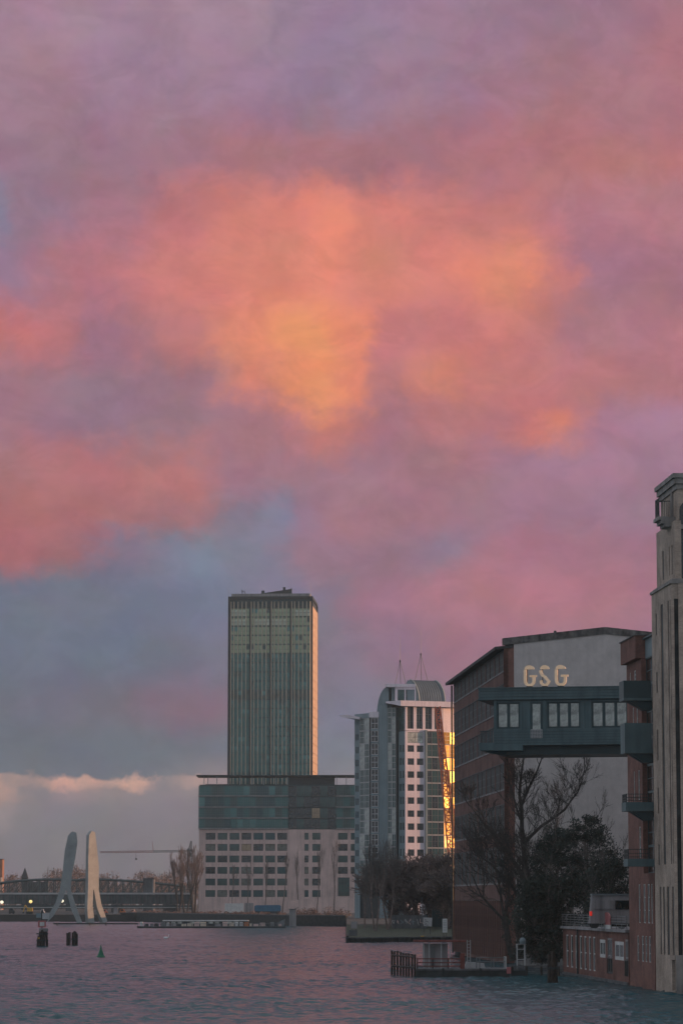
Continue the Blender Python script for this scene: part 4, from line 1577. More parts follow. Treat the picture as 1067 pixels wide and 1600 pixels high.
    for k in range(3):
        c_ = 1.6 + k * 3.4
        poly = [(c_ - .75, zw0), (c_ + .75, zw0), (c_ + .75, zw1)] + [(c_ + .75 * math.cos(a_), zw1 + .75 * math.sin(a_)) for a_ in [math.pi * i / 8 for i in range(1, 8)]] + [(c_ - .75, zw1)]
        mb = MB()
        f_ = [ff.P(p[0], -.72, p[1]) for p in poly]
        b_ = [ff.P(p[0], -.85, p[1]) for p in poly]
        n = len(poly)
        mb.v = [tuple(p) for p in f_ + b_]
        mb.f = [tuple(range(n)), tuple(reversed(range(n, 2 * n)))] + [((i + 1) % n, i, n + i, n + (i + 1) % n) for i in range(n)]
        mb.build('arched_window', M['glass_dark'], root)
        mb = MB()
        ff.box(mb, c_ - 1.1, c_ + 1.1, zw0 - .4, zw0 - .05, -.8, -.45)
        mb.build('window_sill', M['stone'], root)
    mb = MB()
    ff.box(mb, 0, wid, base, 3.0, -.5, .1)
    mb.build('plinth', M['stone'], root)
    # door onto the water
    window(fr, root, u(1046.5), u(1051.5), zm(1548, 1050), zm(1500, 1050), 1, 2, 'dark_metal', 'glass_teal', -.3, 'water_door', .1)

    # --- red brick wing with balconies
    wing = thing('brick_stair_wing', 'dark red brick stair wing with stacked teal balconies beside the beige tower', 'building', (P_far.x, P_far.y, 0))
    zk = lambda py: zat(bank(998, 1300).y, py)
    ztop = zk(1032)
    ug = u(1004)
    c = [fr.P(0.6, -.6, 0), fr.P(u_mid - .02, -.6, 0), fr.P(u_mid - .02, -14, 0), fr.P(0.6, -14, 0)]
    MB().prism([(p.x, p.y) for p in c], base, ztop).build('core', M['glass_dark'], wing)
    wl = MB()
    sl = [(u(987), u(988.6)), (u(993), u(994.6)), (u(998), u(999.5))]
    rws = [(zk(1502), zk(1462), [(u(993), u(995.5)), (u(1000), u(1003)), (u(1005.5), u(1008)), (u(1011), u(1014))]),
           (zk(1442), zk(1382), [(u(996), u(998.5)), (u(1003.5), u(1006.5)), (u(1010), u(1013)), (u(1015.5), u(1017.5))]),
           (zk(1340), zk(1292), [(u(998), u(1000.5))]), (zk(1250), zk(1204), [(u(990.5), u(992)), (u(997.5), u(999.6))]),
           (zk(1160), zk(1103), [(u(990), u(991.6)), (u(996), u(998))]), (zk(1066), zk(1046), [(u(986), u(987.6)), (u(993), u(995.5))])]
    wr = MB()
    fr.pierced(wr, 0, u(1020), base, zk(1365), rws[:2], .6)
    wr.build('lower_wall', M['brick_red'], wing)
    wr = MB()
    fr.pierced(wr, 0, ug, zk(1365), ztop, rws[2:], .6)
    wr.build('stair_wall', M['brick_red'], wing)
    for k, (z0, z1, ops) in enumerate(rws):
        for a, b in ops:
            window(fr, wing, a, b, z0, z1, 1, 3, 'white_paint', 'glass_teal', -.08, bar=.06)
    # glazed recess between stair and tower
    for k in range(8):
        z0, z1 = zk(1365) + (ztop - zk(1365)) * k / 8, zk(1365) + (ztop - zk(1365)) * (k + 1) / 8
        window(fr, wing, ug + .1, u_mid - .1, z0, z1, 2, 2, 'teal_dark', 'glass_dark', -.45, 'recess_glazing', .1)
    # gable-facing end wall (away from camera) and head block
    hb = MB()
    cc = [fr.P(-.35, .45, 0), fr.P(ug - .1, .45, 0), fr.P(ug - .1, -5, 0), fr.P(-.35, -5, 0)]
    hb.prism([(p.x, p.y) for p in cc], zk(1031), zk(996))
    hb.build('head_block', M['brick_red'], wing)
    mb = MB()
    cc = [fr.P(-.5, .55, 0), fr.P(ug, .55, 0), fr.P(ug, -5.1, 0), fr.P(-.5, -5.1, 0)]
    mb.prism([(p.x, p.y) for p in cc], zk(996), zk(994.6))
    mb.build('head_coping', M['coping'], wing)
    mb = MB()
    fr.box(mb, ug + .05, u_mid - .05, ztop, zk(1003), -4, -.35)
    mb.build('pale_cladding', M['wall_blue'], wing)
    mb = MB()
    fr.box(mb, ug + .02, u_mid - .03, zk(1003), zk(1000.5), -4.2, -.1)
    mb.build('roof_edge', M['teal_dark'], wing)
    # balconies stand out over the water
    Yb = bank(1016, 1300).y
    spec = [(1065, 1092, 1096, 'panel', 963.5), (1131, 1172, 1178, 'panel', 965.5), (1241, 1254, 1268, 'rail', 967), (1327, 1342, 1354, 'rail', 970)]
    for k, (yt, ys, yb, kind, pxl) in enumerate(spec):
        zt, zs, zb_ = zat(Yb, yt), zat(Yb, ys), zat(Yb, yb)
        x_out = (fr.P(u(1016)) - at(pxl, ys, Yb)).x
        ub = u(1019.5)
        ua = ub - 2.4
        o1 = x_out - .35
        sb = MB()
        fr.box(sb, ua, ub, zb_, zs, -.5, o1)
        slab = sb.build('balcony_slab', M['teal'], wing)
        # tapering bracket
        br = MB()
        top = [fr.P(ua + .3, o1 - .5, zb_), fr.P(ub - .3, o1 - .5, zb_), fr.P(ub - .3, -.1, zb_), fr.P(ua + .3, -.1, zb_)]
        zlow = zb_ - .75
        bot = [fr.P(ua + .8, .6, zlow), fr.P(ub - .3, .6, zlow), fr.P(ub - .3, -.1, zlow), fr.P(ua + .8, -.1, zlow)]
        if k < 3:
            br.hexa(bot + top)
            br.build('balcony_bracket', M['teal_dark'], wing)
        if kind == 'panel':
            for nm, a_, b_, q0, q1 in (('balcony_panel', ub - .12, ub, .0, o1), ('balcony_panel', ua, ub - .12, o1 - .1, o1), ('balcony_panel', ua, ua + .12, .0, o1 - .1)):
                pb = MB()
                fr.box(pb, a_, b_, zs, zt, q0, q1)
                pb.build(nm, M['teal_dark'] if k == 0 else M['teal'], wing)
        else:
            rb = MB()
            for zz_ in (zt - .05, (zt + zs) / 2, zs + .12):
                fr.box(rb, ua, ub, zz_, zz_ + .05, o1 - .09, o1 - .04)
                fr.box(rb, ub - .06, ub - .01, zz_, zz_ + .05, 0, o1)
            for i in range(30):
                uu = ua + .06 + (ub - ua - .12) * i / 29
                fr.box(rb, uu - .015, uu + .015, zs, zt, o1 - .08, o1 - .05)
            for i in range(12):
                oo = .1 + (o1 - .2) * i / 11
                fr.box(rb, ub - .05, ub - .02, zs, zt, oo, oo + .03)
            rb.build('balcony_railing', M['dark_metal'], wing)
    # unseen block added right of the view to keep the sun off the yard
    rear = thing('yard_shade_block', 'added unseen brick block behind the riverside buildings, shading the yard', 'building', (70, 290, QZ))
    MB().box(62, 78, 246, 345, QZ, 30).build('wall', M['brick_brown'], rear)
    MB().box(61.5, 78.5, 245.5, 345.5, 30.01, 30.6).build('roof', M['roof_dark'], rear)

    # --- low terrace house
    T0, T1 = bank(879, 1480), bank(981, 1480)
    ft = Facade(T0, T1)
    zt = zat(bank(930, 1480).y, 1451.5)
    house = thing('terrace_house', 'low red brick waterside house with roof terrace and slim tall windows', 'building', (T0.x, T0.y, 0))
    uu = lambda px: ft.u(px, 1480)
    ztop_, zbot = zt, -.5
    ft_in = [ft.P(.5, -.5, 0), ft.P(ft.L - .02, -.5, 0), ft.P(ft.L - .02, -14, 0), ft.P(.5, -14, 0)]
    MB().prism([(p.x, p.y) for p in ft_in], .3, ztop_ - .15).build('core', M['glass_dark'], house)
    zz_ = lambda px, py: zat(bank(px, 1480).y, py)
    z0, z1 = zz_(900, 1513), zz_(900, 1461.5)
    slim = [884.5, 891.5, 898.5, 905.5, 912.5, 919.5, 926.3]
    ops = [(uu(p), uu(p + 2.9)) for p in slim]
    wides = [(uu(936.5), uu(945), zz_(940, 1496), zz_(940, 1468)), (uu(960), uu(974), zz_(966, 1500), zz_(966, 1471))]
    tall = [(uu(948.5), uu(956), zz_(952, 1519), z1), (uu(976.3), uu(981) - .1, zz_(978, 1524), z1)]
    for (a, b, q0, q1) in wides + tall:
        ops.append((a, b))
    wl = MB()
    ft.pierced(wl, 0, ft.L, zbot, ztop_ - .15, [(z0, z1, ops)], .5)
    for (a, b, q0, q1) in wides:
        ft.box(wl, a, b, z0, q0, -.5, 0)
        ft.box(wl, a, b, q1, z1, -.5, 0) if z1 > q1 + .05 else None
    wl.build('river_wall', M['brick_red'], house)
    for p in slim:
        window(ft, house, uu(p), uu(p + 2.9), z0, z1, 1, 2, 'white_paint', 'glass_teal', -.07, bar=.12)
    for (a, b, q0, q1) in wides:
        window(ft, house, a, b, q0, min(q1, z1), 2, 1, 'white_paint', 'glass_teal', -.07, bar=.3)
    for (a, b, q0, q1) in tall:
        window(ft, house, a, b, z0, z1, 2, 2, 'concrete', 'glass_teal', -.07, 'french_window', .18)
        gr = MB()
        for i in range(6):
            q = a + (b - a) * i / 5
            ft.box(gr, q - .03, q + .03, z0, z0 + 1.3, .03, .08)
        ft.box(gr, a, b, z0 + 1.3, z0 + 1.36, .02, .09)
        gr.build('window_guard', M['dark_metal'], house)
    sl = MB()
    ft.box(sl, -.2, ft.L - .02, ztop_ - .14, ztop_ + .1, -15, .25)
    sl.build('terrace_slab', M['concrete'], house)
    kb = MB()
    ft.box(kb, -.1, ft.L - .05, -.6, .28, -.4, .12)
    kb.build('plinth', M['concrete_dark'], house)
    # end wall facing away is plain; downpipe
    dp = MB()
    dp.tube(ft.P(uu(903.5), .12, .3), ft.P(uu(903.5), .12, ztop_ - .1), .09)
    dp.build('downpipe', M['dark_metal'], house)
    # railing
    ra = thing('terrace_railing', 'grey steel railing with five rails around the roof terrace', 'railing', ft.P(0, 0, ztop_ + .1))
    zb2 = ztop_ + .1
    hgt = 1.15
    for i in range(5):
        rr = MB()
        ft.box(rr, .05, ft.L - .3, zb2 + hgt * (i + 1) / 5 - .05, zb2 + hgt * (i + 1) / 5, .08, .13)
        ft.box(rr, .05, .1, zb2 + hgt * (i + 1) / 5 - .05, zb2 + hgt * (i + 1) / 5, -9, .075)
        rr.build('rail', M['grey_metal'], ra)
    npost = 14
    for i in range(npost + 1):
        q = .08 + (ft.L - .45) * i / npost
        rr = MB()
        ft.box(rr, q - .03, q + .03, zb2, zb2 + hgt + .02, .02, .075)
        rr.build('post', M['grey_metal'], ra)
    # rescue-ring board on the railing
    lb = ft.P(uu(951.5), .14, zb2)
    bd = thing('lifebuoy_board', 'red and white lifebuoy board fixed to the terrace railing', 'lifebuoy', lb)
    w_ = (uu(957) - uu(946.5)) / 2
    h_ = 1.45
    mb = MB()
    o_ = ft.u(951.5, 1480)
    def brd(nm, z_a, z_b, m, p0, p1):
        b_ = MB()
        ft.box(b_, o_ - w_, o_ + w_, zb2 + z_a, zb2 + z_b, p0, p1)
        return b_.build(nm, M[m], bd)
    brd('backboard', -.25, .35, 'white_paint', .15, .22)
    brd('stripe', .35, .75, 'red', .15, .225)
    poly = [(o_ - w_, zb2 + .75), (o_ + w_, zb2 + .75)] + [(o_ + w_ * math.cos(a_), zb2 + .95 + .5 * math.sin(a_)) for a_ in [math.pi * i / 8 for i in range(9)]]
    n = len(poly)
    mb = MB()
    mb.v = [tuple(ft.P(p[0], .235, p[1])) for p in poly] + [tuple(ft.P(p[0], .15, p[1])) for p in poly]
    mb.f = [tuple(range(n)), tuple(reversed(range(n, 2 * n)))] + [((i + 1) % n, i, n + i, n + (i + 1) % n) for i in range(n)]
    mb.build('ring_holder', M['red'], bd)
    # parked box van up on the terrace
    vy = ft.P(uu(950), -5, 0)
    Yv = vy.y
    xa, xb = at(921, 1410, Yv).x, at(984, 1410, Yv).x
    zv = zb2
    van = thing('camper_van', 'grey-white camper van parked on the terrace behind the railing', 'van', (xa, Yv, zv))
    zl, zh = zat(Yv, 1437), zat(Yv, 1399)
    zl = zv + .45
    MB().hexa([(xa, Yv, zl), (xb, Yv, zl), (xb, Yv + 2.2, zl), (xa, Yv + 2.2, zl), (xa + .25, Yv + .1, zh), (xb, Yv + .1, zh), (xb, Yv + 2.1, zh), (xa + .25, Yv + 2.1, zh)]).build('body', M['concrete'], van)
    MB().box(xa + .2, xb + .1, Yv - .02, Yv + 2.2, zh + .003, zh + .14).build('roof', M['roof_metal'], van)
    zw0, zw1 = zat(Yv, 1421), zat(Yv, 1407)
    wb = MB().box(at(928, 1410, Yv).x, at(957, 1410, Yv).x, Yv - .05, Yv + .12, zw0, zw1).build('side_hatch', M['concrete'], van)
    MB().box(at(960.5, 1410, Yv).x, at(983, 1410, Yv).x, Yv - .06, Yv + .12, zw0, zw1).build('side_window', M['glass_dark'], van)
    MB().box(xa - .03, xa + .18, Yv - .06, Yv + .2, zat(Yv, 1431), zat(Yv, 1424)).build('tail_light', M['tail_light'], van)
    for px in (929, 972):
        x = at(px, 1430, Yv).x
        for yy in (Yv + .05, Yv + 1.9):
            wm = MB()
            wm.tube((x, yy, zv + .36), (x, yy + .22, zv + .36), .36, n=14)
            wh = wm.build('wheel', M['dark_metal'], van)
    # crate by the house on the right
    return fr, ft


RIVER_FAC, TERRACE_FAC = riverside_tower()


# unseen blocks added on the right to keep the bank and trees in shade
def shade_block(name, label, x0, x1, y0, y1, h):
    r_ = thing(name, label, 'building', ((x0 + x1) / 2, y0, GZ))
    MB().box(x0, x1, y0, y1, 0.2, h).build('wall', M['brick_brown'], r_)
    MB().box(x0 - .4, x1 + .4, y0 - .4, y1 + .4, h + .003, h + .6).build('roof', M['roof_dark'], r_)


shade_block('bank_shade_block', 'added unseen brick block behind the brown factory, shading the bank', 52, 74, 430, 640, 30)
shade_block('far_shade_block', 'added unseen block far behind the brown factory, shading the young trees', 110, 130, 1170, 1330, 34)


# ------------------------------------------------------------------ trees
def grow(wood, twig, p, d, length, r, level, rnd, cfg):
    segs = 3 if level < 2 else 2
    pts = [p]
    dd = d.copy()
    for i in range(segs):
        j = cfg['bend']
        dd = (dd + Vector((rnd.uniform(-j, j), rnd.uniform(-j, j), rnd.uniform(-j, j) + cfg['up']))).normalized()
        pts.append(pts[-1] + dd * (length / segs))
    r_end = r * (.62 if level else .7)
    tgt = wood if level < cfg['wood_levels'] else twig
    for i in range(segs):
        ra, rb = r + (r_end - r) * i / segs, r + (r_end - r) * (i + 1) / segs
        tgt.tube(pts[i], pts[i + 1], max(ra, cfg['rmin']), max(rb, cfg['rmin']), 7 if level == 0 else (5 if level < 3 else 3), cap=False)
    if level >= cfg['levels']:
        return
    n = rnd.randint(*cfg['kids'])
    for k in range(n):
        f = rnd.uniform(.45, 1.0) if k else 1.0
        i = min(segs - 1, int(f * segs))
        base = pts[i].lerp(pts[i + 1], f * segs - i) if f < 1 else pts[-1]
        ang = rnd.uniform(*cfg['angle']) * (.5 if k == 0 else 1)
        ax = dd.orthogonal().normalized()
        ax.rotate(Matrix.Rotation(rnd.uniform(0, 2 * math.pi), 3, dd))
        nd = dd.copy()
        nd.rotate(Matrix.Rotation(ang, 3, ax))
        nd.z = nd.z * 1.0 + cfg['lift']
        nd.normalize()
        grow(wood, twig, base, nd, length * rnd.uniform(*cfg['shrink']), r_end * rnd.uniform(.6, .85), level + 1, rnd, cfg)


BASE_CFG = dict(bend=.16, up=.06, levels=5, kids=(3, 4), angle=(.35, .85), lift=.05, shrink=(.6, .82), rmin=.03, wood_levels=3)


def leaf_cloud(mb, rnd, centers, per, size, stretch=(1, 1, 1)):
    for c, rad in centers:
        for _ in range(per):
            v = Vector((rnd.gauss(0, 1), rnd.gauss(0, 1), rnd.gauss(0, 1)))
            v = v.normalized() * rad * rnd.random() ** .4
            p = c + Vector((v.x * stretch[0], v.y * stretch[1], v.z * stretch[2]))
            s = size * rnd.uniform(.5, 1.3)
            n = Vector((rnd.gauss(0, 1), rnd.gauss(0, 1), rnd.gauss(0, 1))).normalized()
            a = n.orthogonal().normalized() * s
            b = n.cross(a).normalized() * s * .55
            o = len(mb.v)
            mb.v += [tuple(p - a), tuple(p + b), tuple(p + a), tuple(p - b)]
            mb.f.append((o, o + 1, o + 2, o + 3))


def bare_tree(name, label, base, height, seed, cfg=None, group=None, stems=1, lean=0.0, wood='bark', twig='bark_brown', r=None, leaves=None, trunk_f=.3, cat='tree'):
    c = dict(BASE_CFG)
    c.update(cfg or {})
    rnd = random.Random(seed)
    root = thing(name, label, cat, base, group)
    wb, tb = MB(), MB()
    r = r or height * .018
    for s in range(stems):
        a = 2 * math.pi * s / max(1, stems) + rnd.random()
        d = Vector((math.cos(a) * (.25 if stems > 1 else .04) + lean, math.sin(a) * (.25 if stems > 1 else .04), 1)).normalized()
        grow(wb, tb, Vector((math.cos(a) * .3 * (stems > 1), math.sin(a) * .3 * (stems > 1), -.3)), d, height * trunk_f, r, 0, rnd, c)
    # fit the crown to the stated height
    zmax = max([v[2] for v in wb.v + tb.v])
    k = height / zmax
    wx = c.get('wide', 1.0) * k
    for m_ in (wb, tb):
        m_.v = [(v[0] * wx, v[1] * wx, v[2] * k) for v in m_.v]
    wb.build('trunk', M[wood], root, local=True)
    tb.build('crown', M[twig], root, local=True)
    if leaves:
        lb = MB()
        leaf_cloud(lb, rnd, *leaves)
        lb.build('ivy', M['ivy'], root, local=True)
    return root


def tree_base(px, py_ground, Y):
    return Vector((at(px, py_ground, Y).x, Y, zat(Y, py_ground)))


# bare trees on the grass bank
for i, (px, py, Y, top, stems, seed, lab) in enumerate((
        (586, 1452, 590, 1306, 2, 11, 'large bare tree with forked stems on the left end of the grass bank'),
        (606, 1450, 600, 1300, 2, 23, 'large bare tree in front of the pale high-rise, right of the forked one'),
        (569, 1450, 606, 1345, 1, 35, 'smaller bare tree at the left tip of the grass bank'))):
    b = tree_base(px, py, Y)
    b.z = max(1.0, b.z)
    bare_tree('bare_tree', lab, b, zat(Y, top) - b.z, seed, dict(levels=5, kids=(3, 4), rmin=.022, angle=(.2, .5), wide=.62, up=.16, bend=.2, lift=.12), 'bare trees on the grass bank', stems, wood='bark_brown', twig='bark_pale', trunk_f=.36)
# dense brown brush behind
for i, (px, Y, top, seed, wide, lab) in enumerate((
        (655, 625, 1335, 5, 1.7, 'tall brown thicket of bare twigs against the pink wall'),
        (683, 630, 1325, 8, 1.5, 'tall brown thicket of bare twigs next to the brick factory'),
        (630, 632, 1362, 13, 1.9, 'lower brown thicket of bare twigs behind the bare trees'),
        (700, 612, 1352, 17, 1.2, 'narrow brown thicket of twigs at the corner of the factory'))):
    b = Vector((at(px, 1440, Y).x, Y, GZ - .2))
    rnd = random.Random(seed)
    h = zat(Y, top) - b.z
    root = bare_tree('thicket', lab, b, h, seed, dict(levels=6, kids=(3, 4), rmin=.03, angle=(.3, .9), wide=wide, lift=.12), 'brown thickets on the bank', 3, wood='bark_brown', twig='bark_brown', trunk_f=.2)
    lb = MB()
    cs = [(Vector((rnd.uniform(-3.2, 3.2) * wide * .55, rnd.uniform(-2, 2), h * rnd.uniform(.12, .86))), rnd.uniform(.9, 2.0)) for _ in range(34)]
    leaf_cloud(lb, rnd, cs, 90, .16)
    lb.build('dead_leaves', M['brush'], root, local=True)

# big ivy-grown tree in front of the gable
b = tree_base(826, 1490, 340)
b.z = QZ
hh = zat(340, 1183) - b.z
rnd = random.Random(3)
iv = [(Vector((rnd.gauss(-1.4, 1.9), rnd.gauss(0, 1.2), hh * rnd.uniform(.12, .62))), rnd.uniform(.5, 1.3)) for _ in range(46)]
def ivy_tree(base, leaves):
    root = thing('ivy_tree', 'big bare tree with ivy-covered trunk in front of the grey gable', 'tree', base)
    wb, tb = MB(), MB()
    rn = random.Random(19)
    cfg = dict(BASE_CFG)
    cfg.update(levels=3, kids=(3, 4), rmin=.014, angle=(.3, .75), wood_levels=0, bend=.22, up=.1, shrink=(.6, .85))
    limbs = [((832, 1492, .5, 0), (827, 1420, .42, 0), (820, 1350, .34, 0)),
             ((820, 1352, .30, 0), (815, 1295, .24, .4), (811, 1240, .17, .9), (818, 1184, .08, 1.2)),
             ((812, 1264, .16, .6), (828, 1226, .12, 0), (847, 1182, .06, -.6)),
             ((817, 1318, .20, 0), (845, 1291, .16, -.9), (882, 1265, .11, -1.8), (902, 1238, .07, -2.2), (913, 1200, .035, -2.4)),
             ((822, 1378, .24, 0), (790, 1327, .18, .7), (760, 1291, .12, 1.3), (736, 1262, .06, 1.8)),
             ((812, 1280, .12, .5), (800, 1236, .09, 1.2), (792, 1203, .05, 1.6)),
             ((827, 1425, .26, 0), (798, 1382, .18, -.8), (768, 1352, .11, -1.5), (748, 1336, .05, -1.9)),
             ((826, 1405, .2, 0), (850, 1360, .14, 1.0), (866, 1310, .08, 1.8), (872, 1262, .04, 2.2))]
    for limb in limbs:
        pts_ = []
        for px, py, r_, dy in limb:
            p = at(px, py, base.y + dy) - base
            pts_.append((p, r_))
        for (p, r0), (q, r1) in zip(pts_, pts_[1:]):
            mid = p.lerp(q, .5) + Vector((rn.uniform(-.12, .12), rn.uniform(-.12, .12), 0))
            wb.tube(p, mid, r0, (r0 + r1) / 2, 8, cap=False)
            wb.tube(mid, q, (r0 + r1) / 2, r1, 8, cap=False)
            for _ in range(5):
                f = rn.random()
                d = Vector((rn.uniform(-1, 1), rn.uniform(-1, 1), rn.uniform(.2, 1.1))).normalized()
                grow(tb, tb, p.lerp(q, f), d, rn.uniform(.8, 1.9), min(.05, r1 * .6), 0, rn, cfg)
        p, r0 = pts_[-1]
        d = (pts_[-1][0] - pts_[-2][0]).normalized()
        for _ in range(3):
            grow(tb, tb, p, (d + Vector((rn.uniform(-.4, .4), rn.uniform(-.4, .4), .2))).normalized(), rn.uniform(1.0, 1.8), min(.04, r0), 0, rn, cfg)
    wb.build('trunk', M['bark'], root, local=True)
    tb.build('crown', M['bark'], root, local=True)
    lb = MB()
    leaf_cloud(lb, rn, leaves, 110, .12)
    lb.build('ivy', M['ivy'], root, local=True)


ivy_tree(b, [(Vector((rnd.gauss(-.6, 1.1), rnd.gauss(0, .9), hh * rnd.uniform(.06, .5))), rnd.uniform(.4, 1.0)) for _ in range(38)])
b = tree_base(775, 1492, 335)
b.z = QZ
bare_tree('bare_tree', 'dark twiggy bare tree close to the brown factory wall', Vector((b.x + 2.2, b.y, QZ)), zat(335, 1255) - QZ, 77, dict(levels=6, kids=(3, 3), rmin=.018, wide=1.0, angle=(.3, .8)), None, 2, lean=-.1, wood='bark', twig='bark', trunk_f=.22)
b = tree_base(893, 1490, 334)
bare_tree('bare_tree', 'thin pale bare tree rising behind the dark evergreen', Vector((b.x, b.y, QZ)), zat(334, 1190) - QZ, 91, dict(levels=6, kids=(2, 3), rmin=.018, wide=.9, angle=(.25, .7)), None, 1, wood='bark_pale', twig='bark_pale', trunk_f=.35)


def evergreen(name, label, px, Y, top, width, seed, group):
    rnd = random.Random(seed)
    base = Vector((at(px, 1480, Y).x, Y, QZ))
    h = zat(Y, top) - QZ
    root = thing(name, label, 'tree', base, group)
    tb = MB()
    tb.tube((0, 0, -.2), (rnd.uniform(-.3, .3), 0, h * .8), .35, .08, 8)
    cs = []
    for _ in range(130):
        f = rnd.random() * .94 + .03
        wr = width * max(.05, 1.0 - (abs(f - .42) / .6) ** 2.6) ** .5
        a = rnd.uniform(0, 2 * math.pi)
        rr = wr * rnd.random() ** .5
        c_ = Vector((math.cos(a) * rr, math.sin(a) * rr * .7, f * h))
        cs.append((c_, rnd.uniform(.45, 1.15)))
        tb.tube((0, 0, max(.3, c_.z - 1.2)), c_, .05, .02, 4, cap=False)
    cfg = dict(BASE_CFG)
    cfg.update(levels=2, kids=(3, 4), rmin=.014, wood_levels=9, bend=.2, up=.12, angle=(.25, .6))
    for _ in range(26):
        c_, r_ = rnd.choice(cs)
        d = Vector((c_.x * .25 + rnd.uniform(-.4, .4), c_.y * .25 + rnd.uniform(-.4, .4), 1)).normalized()
        grow(tb, tb, c_, d, rnd.uniform(.9, 1.7), .04, 0, rnd, cfg)
    tb.build('trunk', M['bark_pale'], root, local=True)
    lb = MB()
    leaf_cloud(lb, rnd, cs, 120, .13, (1.15, 1.1, .8))
    lb.build('crown', M['evergreen'], root, local=True)


for a in (('evergreen_tree', 'broad dark evergreen tree left of the brick stair wing', 918, 312, 1268, 3.3, 1, 'dark evergreens in the yard'),
          ('evergreen_tree', 'dark evergreen tree next to the ivy-grown trunk', 868, 316, 1292, 2.6, 2, 'dark evergreens in the yard'),
          ('evergreen_tree', 'shorter dark evergreen tree close behind the parked van', 955, 303, 1338, 2.4, 3, 'dark evergreens in the yard'),
          ('evergreen_tree', 'low dark evergreen bush above the end of the terrace house', 838, 314, 1372, 2.4, 4, 'dark evergreens in the yard')):
    evergreen(*a)

# slim young trees in front of the office block
slim_cfg = dict(levels=5, kids=(3, 3), rmin=.04, angle=(.12, .32), lift=.35, wide=.55, shrink=(.5, .75))
names = ['first', 'second', 'third', 'fourth', 'fifth', 'sixth', 'seventh']
for i, (px, top) in enumerate(((363, 1348), (387, 1335), (414, 1340), (441, 1330), (467, 1322), (495, 1318), (522, 1305))):
    Y = 1200 - i * 2
    b = Vector((at(px, 1420, Y).x, Y, GZ))
    bare_tree('slim_tree', 'slim bare young tree before the stone office wall, %s from the left' % names[i], b, zat(Y, top) - GZ, 200 + i, slim_cfg, 'row of young trees by the office block', wood='bark_brown', twig='bark_brown', trunk_f=.4)
# poplars at the left end of the block
pop_cfg = dict(levels=5, kids=(3, 4), rmin=.035, angle=(.12, .4), lift=.3, wide=.8, shrink=(.55, .78))
for i, (px, top, lab) in enumerate(((279, 1322, 'leftmost of the bare poplars beside the office block'), (290, 1317, 'tallest of the bare poplars beside the office block'), (303, 1318, 'bare poplar touching the left wall of the office block'))):
    Y = 1110 + 6 * i
    b = Vector((at(px, 1420, Y).x, Y, GZ))
    bare_tree('poplar_tree', lab, b, zat(Y, top) - GZ, 300 + i, pop_cfg, 'bare poplars', 2, wood='bark', twig='bark_brown', trunk_f=.35)

# far tree line beyond the bridges: one wooded mass
rnd = random.Random(55)
wood_ = MB()
cs = []
for i in range(340):
    px = rnd.uniform(-60, 330)
    Y = rnd.uniform(1650, 1900)
    prof = 1361 + 7 * math.sin(px * .045) + 5 * math.sin(px * .13 + 1) + (10 if 40 < px < 70 else 0) + (6 if px > 180 else 0)
    top = zat(Y, prof + rnd.uniform(-2, 6))
    x = at(px, 1390, Y).x
    wood_.tube((x, Y, GZ), (x + rnd.uniform(-1, 1), Y, top), .35, .08, 4, cap=False)
    for _ in range(3):
        cs.append((Vector((x + rnd.uniform(-3, 3), Y, GZ + (top - GZ) * rnd.uniform(.35, .9))), rnd.uniform(1.5, 3.6)))
leaf_cloud(wood_, rnd, cs, 36, .5)
o = wood_.build('distant_woodland', M['brush'])
tag(o, 'brown leafless wood along the skyline behind the bridges', 'woodland', kind='stuff')


